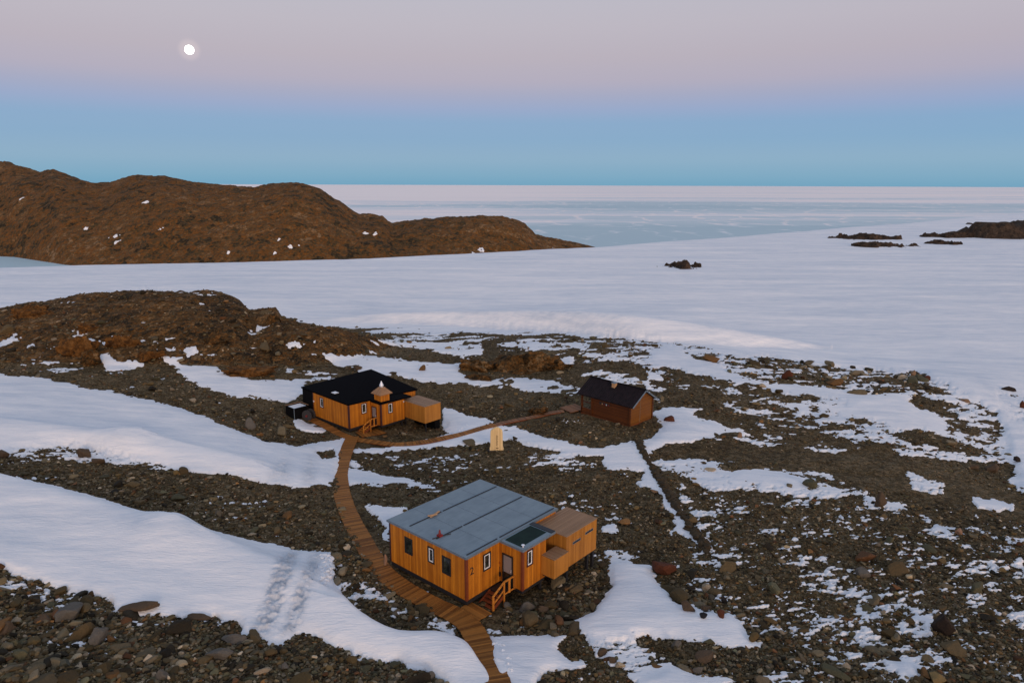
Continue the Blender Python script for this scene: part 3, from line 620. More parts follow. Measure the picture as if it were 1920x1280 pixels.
Fs = F4[keep | ~near]; Vs, Fs2 = compact(np.c_[GX, GY, zs], Fs); used = np.zeros(len(GX), bool); used[Fs.ravel()] = True
tag(mesh_np('snow', Vs, Fs2, M['snow'], attrs={'dirt': dirt[used]}), kind='structure')
print('grid', NU, NV, 'snow faces', int((keep | ~near).sum()))

# far ridge
NU2 = 900; U2 = np.linspace(-1.02, .16, NU2); Y2 = np.linspace(560, 1450, 260); X2 = (U2[None,:]*Y2[:,None]).ravel(); Yy2 = np.repeat(Y2, NU2)
hr = ridge_f(X2, Yy2); k = np.clip(hr/12, 0, 1)
zr2 = -45.6+hr+k*((fbm(X2, Yy2, 70, 5, .55, 20)-.5)*7-np.abs(fbm(X2, Yy2, 42, 5, .58, 21)-.5)*12+1.6+(fbm(X2, Yy2, 9, 4, .6, 22)-.5)*3.6)
ix = np.arange(NU2*260).reshape(260, NU2); Fr = np.stack([ix[:-1,:-1], ix[:-1,1:], ix[1:,1:], ix[1:,:-1]], -1).reshape(-1, 4)
kr = hr[Fr].max(1) > .2
tag(mesh_np('ridge', *compact(np.c_[X2, Yy2, zr2], Fr[kr]), M['ridge']), kind='structure')
# snow caught in the hollows of the ridge
SR = [((598//1, 0), 0)]
rp = [(215,445,10,5),(222,452,8,3),(272,380,9,3),(300,430,5,2),(162,429,5,2),(685,438,7,2),(702,440,4,4),(885,477,9,3),(900,470,6,3),(1035,464,5,2),(523,449,3,1.5),(545,463,5,1.2),(560,460,3,1.2),(40,373,7,1.2),(515,474,3,1.5),(428,474,2.5,1.2),(1050,470,4,1.2)]
def fr_h(X, Y):
    h_ = ridge_f(X, Y); k_ = np.clip(h_/12, 0, 1)
    return -45.6+h_+k_*((fbm(X, Y, 70, 5, .55, 20)-.5)*7-np.abs(fbm(X, Y, 42, 5, .58, 21)-.5)*12+1.6+(fbm(X, Y, 9, 4, .6, 22)-.5)*3.6)
pv, pf = [], []
for (px_, py_, wx, wy) in rp:
    Pc = at_base(px_, py_, lambda X, Y: np.where(Y < 500, -200, fr_h(X, Y)))
    mpp = Pc[1]/FPX; a_ = wx*mpp; b_ = wy*mpp*2.2; n0 = len(pv); gn = 26
    gx, gy = np.meshgrid(np.linspace(-1, 1, gn), np.linspace(-1, 1, gn)); Xp = Pc[0]+gx.ravel()*a_*1.3+gy.ravel()*a_*.25; Yp = Pc[1]+gy.ravel()*b_*1.3
    rr = np.hypot(gx.ravel(), gy.ravel())*1.25+(fbm(Xp, Yp, 5, 4, .65, 25)-.42)*3.4
    Zp = fr_h(Xp, Yp)+1.3-rr*1.7
    pv += list(zip(Xp, Yp, Zp)); pf += [(n0+j*gn+i, n0+j*gn+i+1, n0+(j+1)*gn+i+1, n0+(j+1)*gn+i) for j in range(gn-1) for i in range(gn-1)]
tag(mesh_np('snow_patches', np.array(pv), np.array(pf), M['snow']), 'small white snow patches caught in the hollows of the far brown ridge', 'snow', kind='stuff')

# sea ice to the horizon
rad = np.r_[0.01, np.exp(np.linspace(math.log(40), math.log(70000), 60))]; na = 96
aa = np.linspace(0, 2*math.pi, na, endpoint=False)
vi = np.stack([rad[:,None]*np.cos(aa), rad[:,None]*np.sin(aa), np.full((len(rad), na), -45.0)], -1).reshape(-1, 3)
ii = np.arange(len(rad)*na).reshape(len(rad), na); jn = np.roll(ii, -1, 1)
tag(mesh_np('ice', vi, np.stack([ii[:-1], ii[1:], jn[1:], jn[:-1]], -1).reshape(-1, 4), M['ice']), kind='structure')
# land and snow behind the camera so the place goes on there
bk = MB(); bk.quad((-400,-300,4),(400,-300,4),(60,21.2,2.0),(-60,21.2,4.0))
tag(bk.build('ground', M['ground']), kind='structure')

# ------------------------------------------------------------------ moon
def full_at(px, py, z_off=0):
    """real ground (stones or snow, whichever is higher) under a place of the photo"""
    x, y, z = at_base(px, py, lambda X, Y: np.maximum(*surfaces(np.atleast_1d(X).astype(float), np.atleast_1d(Y).astype(float))[1:3]))
    return float(x), float(y), float(z)
def top_z(x, y):
    _, r_, s_, _, _ = surfaces(np.atleast_1d(np.asarray(x, float)), np.atleast_1d(np.asarray(y, float))); return np.maximum(r_, s_)
def sphere_mesh(name, r, mat, seg=48, rings=24):
    import bmesh
    bm = bmesh.new(); bmesh.ops.create_uvsphere(bm, u_segments=seg, v_segments=rings, radius=r); me = bpy.data.meshes.new(name); bm.to_mesh(me); bm.free()
    me.polygons.foreach_set('use_smooth', [True]*len(me.polygons)); me.materials.append(mat)
    o = bpy.data.objects.new(name, me); COL.objects.link(o); return o
moon = sphere_mesh('moon', 95000*math.tan(R(.30)), M['moon']); moon.location = md*95000+Vector((0,0,CAM_H))
tag(moon, 'full white moon glowing alone in the pink dusk sky above the far ridge', 'moon')

# ------------------------------------------------------------------ the houses
def window(parent, face, u0, u1, z0, z1, off, outer, style, n=1, hinge=1):
    """face 'x': in the plane y=off looking to -y;  face 'y': in the plane x=off looking to -x"""
    def P(u, d, z): return (u, off-d, z) if face == 'x' else (off-d, u, z)
    def bx(mb, a0, a1, b0, b1, d0, d1):
        p = [P(a0,d1,b0), P(a1,d1,b0), P(a1,d0,b0), P(a0,d0,b0), P(a0,d1,b1), P(a1,d1,b1), P(a1,d0,b1), P(a0,d0,b1)]
        if face == 'y': p = [p[i] for i in (1,0,3,2,5,4,7,6)]
        mb.hexa(p)
    def ring(mb, a0, a1, b0, b1, w, d0, d1):
        bx(mb, a0, a1, b0, b0+w, d0, d1); bx(mb, a0, a1, b1-w, b1, d0, d1); bx(mb, a0, a0+w, b0+w, b1-w, d0, d1); bx(mb, a1-w, a1, b0+w, b1-w, d0, d1)
    a = MB(); ring(a, u0, u1, z0, z1, .085, -.03, .045); w_ = a.build('window', outer, parent)
    i = .087; s = MB(); ring(s, u0+i, u1-i, z0+i, z1-i, .075 if style == 'white' else .03, -.03, .022)
    s.build('frame', M['frame_white'] if style == 'white' else M['frame_black'], w_)
    j = i+(.077 if style == 'white' else .032); g = MB(); bx(g, u0+j, u1-j, z0+j, z1-j, -.03, .004); g.build('pane', M['glass'], w_)
    return w_

def deck_polyline(name, pts, width, mat, thick=.045, z_off=.16, label=None, cat='boardwalk', zs_=None):
    """plank walk: cross boards with small gaps laid along a centre line, on two stringers"""
    P = [Vector(p) for p in pts]
    # smooth the line
    d = [0]
    for a, b in zip(P, P[1:]): d.append(d[-1]+(b-a).length)
    step = .14; n = int(d[-1]/step); A = np.array([[p.x, p.y, p.z] for p in P]); s = np.linspace(0, d[-1], n+1)
    def cr(s_):
        return np.stack([np.interp(s_, d, A[:,i]) for i in range(3)], -1)
    C = cr(s); kk = 9
    Cp = np.r_[np.repeat(C[:1], kk, 0), C, np.repeat(C[-1:], kk, 0)]; ker = np.ones(2*kk+1)/(2*kk+1)
    C = np.stack([np.convolve(Cp[:,i], ker, 'valid') for i in range(3)], -1)
    kz = min(22, len(C)//3); zz_ = np.convolve(np.pad(C[:,2], kz, mode='edge'), np.ones(2*kz+1)/(2*kz+1), 'valid'); C[:,2] = np.maximum(zz_, C[:,2]-.10)+.04
    r_ = empty(name, tuple(C[0]), 0, label, cat); o0 = np.array(C[0]); C = C-o0
    v, f, rn = [], [], []
    T_ = np.gradient(C, axis=0); T_[:,2] *= 1; T_ /= np.linalg.norm(T_, axis=1)[:,None]; Nn = np.stack([-T_[:,1], T_[:,0], 0*T_[:,0]], -1); Nn /= np.linalg.norm(Nn, axis=1)[:,None]
    for i in range(n):
        c = (C[i]+C[i+1])/2; t_ = T_[i]*(step*.44); w1 = width/2*random.uniform(.97, 1.03); w2 = width/2*random.uniform(.97, 1.03); z = random.uniform(-.006, .006)
        b = [c-t_-Nn[i]*w1, c+t_-Nn[i]*w1, c+t_+Nn[i]*w2, c-t_+Nn[i]*w2]; k = len(v)
        for q in b: v.append((q[0], q[1], q[2]+z-thick))
        for q in b: v.append((q[0], q[1], q[2]+z))
        for q in ((3,2,1,0),(4,5,6,7),(0,1,5,4),(1,2,6,5),(2,3,7,6),(3,0,4,7)): f.append([k+j for j in q])
        rn += [random.random()]*8
    mesh_np('decking', np.array(v), np.array(f), mat, False, r_, {'rnd': np.array(rn)})
    for sd in (-1, 1):
        mb = MB()
        for i in range(0, n-6, 6):
            a = C[i]+Nn[i]*sd*width*.38-[0,0,thick+.06]; b = C[i+6]+Nn[i+6]*sd*width*.38-[0,0,thick+.06]; mb.bar(a, b, .06, .12)
        mb.build('stringer', M['corner'], r_)
    return r_
def wpx(px, py, dz=.14):
    x, y, z = at_base(px, py, lambda X, Y: top_z(X, Y)+dz*.6); return (float(x), float(y), float(z))

def house(Hf, second):
    X, Y, Z, az = Hf
    lab = ('black-roofed orange timber hut with a small cupola, farther up the boardwalk' if second else 'orange timber hut marked 2 with a flat grey roof, nearest in the photo')
    h = empty('timber_hut', (X, Y, Z), az, lab, 'hut', 'orange timber huts on the boardwalk')
    fo = M['frame_red'] if second else M['frame_black']
    LA, LB = 7.3, 8.9 if not second else 9.9
    zt = lambda x, y: 2.88+(.02*y/7.3-.06*x/8.9 if not second else .03*y-.045*x)
    # main wall shell + the entrance bay
    w = MB(); w.hexa([(0,0,.02),(LB,0,.02),(LB,LA,.02),(0,LA,.02),(0,0,zt(0,0)),(LB,0,zt(LB,0)),(LB,LA,zt(LB,LA)),(0,LA,zt(0,LA))])
    ex0, ex1, ey = 3.1, 5.45 if not second else 6.6, -1.87
    zb_ = 2.84 if not second else 2.62
    w.hexa([(ex0,ey,.02),(ex1,ey,.02),(ex1,-.003,.02),(ex0,-.003,.02),(ex0,ey,zb_),(ex1,ey,zb_),(ex1,-.003,zb_-.003),(ex0,-.003,zb_-.003)])
    w.build('wall', M['cladding'], h)
    # dark plinth and short legs
    p = MB(); p.box(.06, LB-.06, .06, LA-.06, -.32, .018); p.box(ex0+.08, ex1-.08, ey+.08, .04, -.26, .018); p.build('plinth', M['steel'], h)
    legs = [(.4,.4),(LB-.5,.4),(.4,LA-.4),(LB-.5,LA-.4),(LB/2,.4),(ex1-.3,ey+.25)]
    for (lx, ly) in legs:
        q = hw(Hf, lx, ly); gz = float(top_z(*q)[0])-Z-.25
        MB().box(lx-.09, lx+.09, ly-.09, ly+.09, gz, -.2).build('leg', M['steel'], h)
    # corner boards
    cm = M['corner'] if not second else M['frame_red']
    for (cx, cy) in ((0,0),(ex0,ey)):
        MB().box(cx-.012, cx+.17, cy-.014, cy+.02, 0, (zt(0,0) if cy == 0 else zb_)-.02).box(cx-.014, cx+.02, cy-.012, cy+.15, 0, (zt(0,0) if cy == 0 else zb_)-.02).build('corner_board', cm, h)
    MB().box(-.010, .02, LA-.12, LA+.012, 0, zt(0,LA)-.02).build('corner_board', M['frame_red'], h)
    # windows
    if not second:
        window(h, 'y', 4.94, 5.70, 1.24, 2.40, 0, fo, 'black'); window(h, 'y', 2.84, 3.44, 1.42, 2.52, 0, fo, 'white'); window(h, 'y', 1.34, 2.11, 1.16, 2.36, 0, fo, 'black')
        window(h, 'x', 1.48, 2.18, 1.36, 2.52, 0, fo, 'white'); window(h, 'x', 3.50, 4.10, 1.5, 2.62, ey, M['frame_red'], 'white')
    else:
        window(h, 'y', 5.00, 5.72, 1.38, 2.62, 0, fo, 'white'); window(h, 'x', 1.75, 2.50, 1.34, 2.60, 0, fo, 'white'); window(h, 'x', 4.15, 4.83, 1.24, 2.46, ey, fo, 'white')
    # door on the side of the bay: plane x = ex0
    d = MB(); a0, a1 = -.20, -1.10
    def fb(mb, y0, y1, z0, z1, d0, d1): mb.box(ex0-d1, ex0-d0, y0, y1, z0, z1)
    fb(d, a1, a0, 2.00, 2.10, -.02, .05); fb(d, a1, a1+.09, .0, 2.0, -.02, .05); fb(d, a0-.09, a0, .0, 2.0, -.02, .05); fb(d, a1+.09, a0-.09, 0, .12, -.02, .05)
    dr = d.build('door', fo, h)
    g = MB(); fb(g, a1+.09, a0-.09, .82, 2.0, -.02, .012); g.build('pane', M['door_glass'], dr)
    g = MB(); fb(g, a1+.09, a0-.09, .12, .82, -.02, .014); g.build('panel', M['glass'], dr)
    g = MB(); fb(g, a1+.13, a1+.16, .95, 1.15, .016, .07); g.build('handle', M['silver'], dr)
    # roof
    if not second:
        oh = .10; t0, t1 = 2.882, 3.02
        def zz(x, y, b): return zt(x, y)+b
        r_ = MB(); r_.hexa([(-oh,-oh,zz(0,0,.003)),(LB+oh,-oh,zz(LB,0,.003)),(LB+oh,LA+oh,zz(LB,LA,.003)),(-oh,LA+oh,zz(0,LA,.003)),(-oh,-oh,zz(0,0,.15)),(LB+oh,-oh,zz(LB,0,.15)),(LB+oh,LA+oh,zz(LB,LA,.15)),(-oh,LA+oh,zz(0,LA,.15))])
        rf = r_.build('roof', M['roof_grey'], h, bevel=.015)
        fs = MB()
        fs.bar((-oh-.018,-oh,zz(0,0,.085)), (-oh-.018,LA+oh,zz(0,LA,.085)), .03, .15); fs.bar((-oh,-oh-.018,zz(0,0,.085)), (LB+oh,-oh-.018,zz(LB,0,.085)), .03, .15)
        fs.build('fascia', M['trim_grey'], rf)
        for yy_, segs in ((5.52, ((.3,3.15),(3.3,6.0),(6.05,8.8))), (2.95, ((.3,2.6),(2.75,8.7))), (.10, ((.15,2.9),(3.15,8.8)))):
            sm = MB()
            for (a_, b_) in segs: sm.bar((a_,yy_,zz(a_,yy_,.165)), (b_,yy_,zz(b_,yy_,.165)), .075, .05)
            sm.build('seam', M['seam'], rf)
        for xx_ in (2.2, 4.5, 6.7):
            MB().bar((xx_, .2, zz(xx_,.2,.153)), (xx_, LA-.1, zz(xx_,LA,.153)), .02, .012).build('sheet_joint', M['trim_grey'], rf)
        # bay roof with the dark green glazed panel
        b_ = MB(); b_.box(ex0-.12, 6.25, ey-.14, -.105, 2.845, 2.95); rb = b_.build('bay_roof', M['roof_grey'], h, bevel=.01)
        MB().box(ex0+.12, 5.75, ey+.22, -.30, 2.9505, 2.975).build('glazed_panel', M['green'], rb)
        MB().box(5.86, 6.24, ey-.12, -.12, 2.9505, 3.0).build('edge_strip', M['seam'], rb)
        MB().box(ex0-.145, ex0-.122, ey-.16, -.11, 2.80, 2.965).box(ex0-.12, 6.25, ey-.165, ey-.142, 2.80, 2.965).build('fascia', M['trim_grey'], rb)
        MB().tube((3.28,ey+.12,2.95), (3.28,ey+.12,3.10), .06).tube((3.28,ey+.12,3.10), (3.28,ey+.12,3.16), .12, .03).build('roof_vent', M['silver'], h)
        # bare-board store room on legs, with two slots, and the low cupboard in the corner
        bb = MB(); bb.box(6.66, 10.15, -2.62, -.004, .30, 2.58); b2 = bb.build('store_box', M['box_cladding'], h)
        MB().box(6.62, 10.19, -2.66, -.004, 2.5805, 2.625).build('box_roof', M['box_roof'], b2)
        for (u0, u1, zz0) in ((7.38, 8.25, 1.84), (8.80, 9.72, 1.98)):
            MB().box(u0, u1, -2.635, -2.60, zz0-.09, zz0+.09).build('slot_frame', M['trim_grey'], b2)
            MB().box(u0+.04, u1-.04, -2.642, -2.636, zz0-.055, zz0+.055).build('slot', M['frame_black'], b2)
        cb = MB(); cb.box(5.0, 6.5, -2.92, -1.875, .40, 1.72); c2_ = cb.build('cupboard', M['box_cladding'], h)
        MB().box(4.98, 6.52, -2.94, -1.874, 1.7205, 1.75).build('cupboard_top', M['box_roof_x'], c2_)
        for (lx, ly) in ((9.95,-2.45),(9.95,-.3),(7.0,-2.4),(7.0,-.3),(9.3,-2.45)):
            gz = float(top_z(*hw(Hf, lx, ly))[0])-Z-.3; MB().box(lx-.09, lx+.09, ly-.09, ly+.09, gz, .298).build('leg', M['steel'], h)
        MB().box(6.75, 10.05, -2.5, -.1, .14, .298).build('floor_frame', M['steel'], h)
        MB().box(5.1, 6.4, -2.8, -1.95, .26, .398).build('floor_frame', M['steel'], h)
        # the figure 2 by the corner
        try:
            fc = bpy.data.curves.new('house_number', 'FONT'); fc.body = '2'; fc.size = .72; fc.extrude = .006; fc.align_x = 'LEFT'
            tmp = bpy.data.objects.new('tmp', fc); COL.objects.link(tmp); bpy.context.view_layer.update()
            me = bpy.data.meshes.new_from_object(tmp.evaluated_get(bpy.context.evaluated_depsgraph_get())); bpy.data.objects.remove(tmp); bpy.data.curves.remove(fc)
            fo_ = bpy.data.objects.new('house_number', me); COL.objects.link(fo_); me.materials.clear(); me.materials.append(M['frame_black']); fo_.parent = h
            fo_.rotation_euler = (math.pi/2, 0, 0); fo_.location = (.30, -.010, 1.63)
        except Exception as ex: print('font', ex)
        # broom/extinguisher box by the door
        MB().box(2.93, 3.03, -.12, -.02, .42, .70).tube((2.98,-.07,.70), (2.98,-.07,1.12), .015).build('wall_shovel', M['frame_black'], h)
        MB().box(2.96, 3.0, -.05, -.01, 1.3, 1.42).build('wall_lamp', M['red'], h)
    else:
        oh = .14; zF, zL, zB, zR = 2.90, 3.06, 3.42, 2.46; LL = 9.55; LR = 10.15
        r_ = MB(); r_.hexa([(-oh,-oh,zF-.06),(LR,-oh,zR-.02),(LR+.1,LL-.2,zB-.35),(-oh,LL,zL-.06),(-oh,-oh,zF+.10),(LR,-oh,zR+.16),(LR+.1,LL-.2,zB),(-oh,LL,zL+.10)])
        rf = r_.build('roof', M['black'], h)
        MB().box(1.0, 1.6, 4.1, 4.85, 3.02, 3.17).build('roof_hatch', M['silver'], rf)
        b_ = MB(); b_.hexa([(ex0-.15,ey-.15,2.60),(7.6,ey-.15,2.50),(7.6,-.145,2.50),(ex0-.15,-.145,2.60),(ex0-.15,ey-.15,2.80),(7.6,ey-.15,2.66),(7.6,-.145,2.66),(ex0-.15,-.145,2.88)]); b_.build('bay_roof', M['black'], h)
        # cupola
        cx, cy, cz = 4.0, -1.0, 2.74; c_ = MB(); s_ = .62; c_.box(cx-s_, cx+s_, cy-s_, cy+s_, cz, cz+.85); cp = c_.build('cupola', M['cladding'], h)
        q = MB(); e_ = s_+.26; q.box(cx-e_, cx+e_, cy-e_, cy+e_, cz+.853, cz+.93)
        k0 = len(q.v); q.v += [(cx-e_,cy-e_,cz+.93),(cx+e_,cy-e_,cz+.93),(cx+e_,cy+e_,cz+.93),(cx-e_,cy+e_,cz+.93),(cx-.25,cy-.25,cz+1.62),(cx+.25,cy-.25,cz+1.62),(cx+.25,cy+.25,cz+1.62),(cx-.25,cy+.25,cz+1.62)]
        for i in range(4): q.f.append((k0+i, k0+(i+1)%4, k0+4+(i+1)%4, k0+4+i))
        q.f.append((k0+4,k0+5,k0+6,k0+7)); q.build('cupola_roof', M['box_roof'], cp)
        MB().tube((cx,cy,cz+1.58), (cx,cy,cz+1.80), .20, .24, 16).tube((cx,cy,cz+1.80), (cx,cy,cz+2.35), .26, .015, 16).build('finial', M['silver'], cp)
        # plain store box on legs
        bb = MB(); bb.box(6.68, 9.15, -5.45, -1.30, .22, 2.22); b2 = bb.build('store_box', M['box_cladding'], h)
        MB().box(6.64, 9.19, -5.49, -1.30, 2.2205, 2.265).build('box_roof', M['box_roof_x'], b2)
        MB().box(6.9, 7.02, -5.3, -5.18, -2.6, .215).build('leg', M['steel'], h)
        for (lx, ly) in ((9.0,-5.2),(9.0,-1.6),(6.9,-1.6),(8.4,-5.2)):
            gz = float(top_z(*hw(Hf, lx, ly))[0])-Z-.3; MB().box(lx-.09, lx+.09, ly-.09, ly+.09, gz, .218).build('leg', M['steel'], h)
        MB().box(8.3, 9.1, -5.3, -1.6, -1.3, .216).build('skirt', M['black_panel'], h)
        # black annex at the far end
        MB().box(.05, 5.0, 7.31, 9.6, -.1, 2.98).build('annex', M['black_panel'], h)
        MB().tube((6.45,ey-.02,2.2), (6.45,ey-.09,2.2), .09).build('wall_lamp', M['silver'], h)
        MB().box(-.09, -.005, 6.98, 7.1, 1.75, 1.95).build('wall_lamp', M['silver'], h)
    # steps, landing and hand rail
    st = MB(); lx0, lx1 = 2.05, ex0-.06; y0, y1 = -1.22, -.05; lz = -.04 if not second else -.02
    st.box(lx0, lx1, y0, y1, lz-.07, lz); ld = st.build('landing', M['frame_black'] if not second else M['corner'], h)
    for i in range(4):
        xa = lx0-.26*(i+1); za = lz-.125*(i+1)
        MB().box(xa, xa+.27, y0+.04, y1-.02, za-.045, za).build('tread', M['corner'] if not second else M['rail'], h)
    for yy_ in (y0+.02, y1-.01): MB().bar((lx0-1.06,yy_,lz-.60), (lx0+.05,yy_,lz-.10), .05, .2).build('stringer', M['corner'], h)
    rl = MB(); xa = lx0-1.0; ya = y0-.04
    for (px_, zb2, zt2) in ((xa, lz-.75, lz+.33), (lx0, lz-.85, lz+.90), (lx0+.50, lz, lz+.88)):
        rl.box(px_-.05, px_+.05, ya-.05, ya+.05, zb2, zt2)
    rl.box(ex0-.12, ex0-.03, ya-.045, ya+.045, lz, lz+.88)
    rl.bar((xa-.05,ya,lz+.36), (lx0+.02,ya,lz+.93), .09, .08); rl.bar((lx0+.0,ya,lz+.93), (ex0-.04,ya,lz+.93), .09, .08)
    rl.bar((xa,ya,lz-.15), (lx0,ya,lz+.38), .06, .07); rl.box(lx0+.05, ex0-.13, ya-.02, ya+.02, lz+.02, lz+.11)
    rl.build('handrail', M['rail'], h)
    return h
hut1 = house(H1, False); hut2 = house(H2, True)

# things on and by the huts
def local(Hf, x, y, z): q = hw(Hf, x, y); return (q[0], q[1], Hf[2]+z)
a = empty('roof_antenna', local(H1, .66, 3.03, 3.07), H1[3], 'small red antenna foot clamped on the seam of the grey hut roof', 'antenna')
MB().box(-.14,.14,-.14,.14,-.02,.12).build('base', M['red'], a); MB().tube((0,0,.12),(0,0,.42), .09, .05).build('mast', M['red'], a); MB().bar((.1,-.1,.03),(.7,-.3,.0), .05,.04).bar((-.1,-.1,.03),(-.55,.1,.0), .05,.04).build('arm', M['frame_black'], a)
a = empty('timber_clamp', local(H1, 2.44, 5.45, 3.06), H1[3], 'bare timber offcuts left across the grey roof seam', 'timber')
MB().bar((-.45,-.1,.06),(.55,.12,.06), .12,.06).bar((-.5,.12,.10),(.1,-.16,.10), .10,.06).build('timber_piece', M['tan'], a)

# black bin with snow in it and the cable drum beside the second hut
b0 = empty('storage_bin', local(H2, -1.3, 8.75, .0), H2[3], 'open black storage bin filled with snow at the end of the black-roofed hut', 'bin')
MB().box(-1.0,1.0,-.95,-.89,-1.5,1.25).box(-1.0,1.0,.89,.95,-1.5,1.25).box(-1.0,-.94,-.89,.89,-1.5,1.25).box(.94,1.0,-.89,.89,-1.5,1.25).build('bin_wall', M['black_panel'], b0)
MB().box(-.93,.93,-.88,.88,-1.5,1.12).build('snow_fill', M['snow'], b0)
MB().box(-1.03,1.03,.88,.98,1.255,1.30).box(.93,1.03,-.9,.88,1.255,1.30).build('rim', M['box_roof'], b0)
MB().box(-1.03,-.97,-.98,-.92,-1.5,1.25).build('corner_post', M['trim_grey'], b0)
q = local(H2, -.75, 7.15, .25)
dm = empty('cable_drum', q, H2[3]+R(20), 'dark round cable drum standing between the black bin and the orange wall', 'cable drum')
for i, xx in enumerate((-.42, .30)): MB().tube((xx,0,0),(xx+.10,0,0), .70, .70, 28).build('flange', flat_mat('dark_weathered_drum', (.030,.028,.030), .7) if i == 0 else bpy.data.materials['dark_weathered_drum'], dm)
MB().tube((-.33,0,0),(.31,0,0), .42, .42, 20).build('cable_coil', M['steel'], dm); MB().tube((-.5,0,0),(-.42,0,0), .13, .13, 12).build('hub', M['red'], dm)

# monument
mx, my, mz = full_at(931, 843)
mon = empty('timber_monument', (mx, my, mz-.1), R(3), 'pale upright timber marker with a dark vertical inscription, standing by the snow', 'marker')
prof = [(-.70,0),(.70,0),(.74,.28),(.66,.55),(.64,2.05),(.58,2.34),(.40,2.46),(.16,2.62),(-.10,2.63),(-.34,2.48),(-.56,2.32),(-.64,2.05),(-.66,.55),(-.74,.28)]
mb = MB(); n = len(prof)
mb.v += [(x, -.16, z) for x, z in prof]+[(x, .16, z) for x, z in prof]; mb.f.append(tuple(range(n))); mb.f.append(tuple(reversed(range(n, 2*n))))
for i in range(n): j = (i+1) % n; mb.f.append((j, i, n+i, n+j))
mb.build('slab', M['monument'], mon, bevel=.04)
ins = MB(); random.seed(3)
for i in range(9):                        # a column of cut letters, too small to read
    z = .62+i*.135
    ins.box(-.05, .15, -.166, -.162, z, z+.025); ins.box(-.05, -.02, -.166, -.162, z, z+.10); ins.box(.02, .05, -.166, -.162, z+.01, z+.10)
    if i % 2: ins.box(.12, .15, -.166, -.162, z+.01, z+.10)
ins.build('inscription', M['stain'], mon); MB().box(-.08,.2,-.166,-.162,.30,.40).build('plaque', M['stain'], mon)
MB().box(-.85,.85,-.35,.35,-.15,.09).build('base', M['steel'], mon, bevel=.03)

# log cabin (sauna)
X, Y, Z, az = H3
s = empty('log_cabin', (X, Y, Z), az, 'reddish brown log cabin with a dark ribbed gable roof on a gravel mound', 'cabin')
LB_, LA_ = 4.35, 5.5; zE, zRg, xr = 2.66, 4.02, 2.2
w = MB(); k = [(0,.02),(LB_,.02),(LB_,zE),(xr,zRg-.14),(0,zE)]
w.v += [(x, 0, z) for x, z in k]+[(x, LA_, z) for x, z in k]; w.f += [(5,6,7,8,9),(0,4,9,5),(1,0,5,6),(1,6,7,2)]
w.build('wall', M['log'], s)
g = MB(); g.v += [(x, -.004, z) for x, z in k]; g.f.append((0,1,2,3,4)); g.v += [(x, .02, z) for x, z in k]; g.build('gable_wall', M['log_gable'], s)
for q_ in ((-.10,.05,-.10,.10), (-.10,.05,LA_-.1,LA_+.12), (LB_-.06,LB_+.12,-.10,.10)): MB().box(*q_,0,zE-.25).build('corner_logs', M['log'], s)
MB().box(.0,LB_,.02,LA_+1.7,-.28,-.0).build('plinth', M['corner'], s)
MB().box(-.02,.08,LA_+.04,LA_+1.7,.0,.75).build('porch_parapet', M['log'], s)
MB().box(.0,LB_,LA_+.02,LA_+1.75,.0,.06).build('porch_floor', M['log'], s)
for (px_, py_) in ((.08, LA_+1.6), (LB_-.1, LA_+1.6)): MB().box(px_-.10,px_+.10,py_-.10,py_+.10,0,zE-.1).build('porch_post', M['log'], s)
MB().box(-.04,.08,LA_+.1,LA_+1.7,1.45,1.56).build('porch_rail', M['log'], s)
rf = MB(); e0, e1 = -.55, LA_+2.1; t_ = .12
for sgn in (1, -1):
    xe = xr-sgn*2.55 if sgn == 1 else xr+2.5; ze = zRg-(abs(xe-xr))*(zRg-zE)/2.2
    p_ = [(xr,e0,zRg),(xe,e0,ze),(xe,e1,ze),(xr,e1,zRg)]
    if sgn == -1: p_ = p_[::-1]
    rf.hexa([(x, y, z-t_) for x, y, z in p_]+[(x, y, z) for x, y, z in p_])
rfo = rf.build('roof', M['ribbed'], s)
MB().bar((xr,e0-.01,zRg+.02),(xr,e1+.01,zRg+.02), .22,.06).build('ridge_cap', M['black_panel'], rfo)
MB().bar((xr,e0-.03,zRg-.10),(xr-2.52,e0-.03,zRg-.10-2.52*(zRg-zE)/2.2), .04,.16).bar((xr,e0-.03,zRg-.10),(xr+2.48,e0-.03,zRg-.10-2.48*(zRg-zE)/2.2), .04,.16).build('barge_board', M['trim_grey'], rfo)
MB().box(xr-.75,xr-.30,3.35,3.80,3.2,4.1).build('chimney', M['tan'], rfo); MB().box(xr-.80,xr-.25,3.30,3.85,4.102,4.17).build('chimney_cap', M['trim_grey'], rfo)
w_ = MB().box(-.03,.02,2.9,4.4,1.72,2.02).build('window', M['frame_black'], s)
for i in range(4): MB().box(-.045,-.031,3.0+i*.3,3.14+i*.3,1.74,1.9).build('bottle', [M['red'],M['silver'],M['red'],M['tan']][i], s)
MB().box(1.86,1.96,-.05,-.005,.1,3.1).build('downpipe', M['box_roof'], s)

# boardwalks
deck_polyline('boardwalk', [wpx(*p) for p in ((950,1330,.55),(932,1280,.5),(907,1222,.45),(886,1180,.3),(868,1158,.2),(838,1146),(790,1122),(740,1093),(712,1066),(690,1030),(666,988),(650,955),(640,922),(637,890),(643,862),(652,838),(662,818))], 1.42, M['decking'],
              label='long orange plank walk winding from the bottom edge past the grey-roofed hut')
deck_polyline('boardwalk', [wpx(868,1158,.2), wpx(893,1143,.2), (*hw(H1, .95, -.62), 1.40)], 1.75, M['decking'], label='short plank branch leading to the steps of hut number 2')
deck_polyline('boardwalk', [wpx(578,782,.16), wpx(610,798,.16), wpx(640,815,.16), wpx(668,824,.16), wpx(705,830,.16), wpx(740,833,.16), wpx(790,830,.16), wpx(830,822,.16), wpx(870,812,.16), wpx(905,801,.16), wpx(932,795,.16)], 1.05, M['decking'],
              label='orange plank walk along the foot of the black-roofed hut')
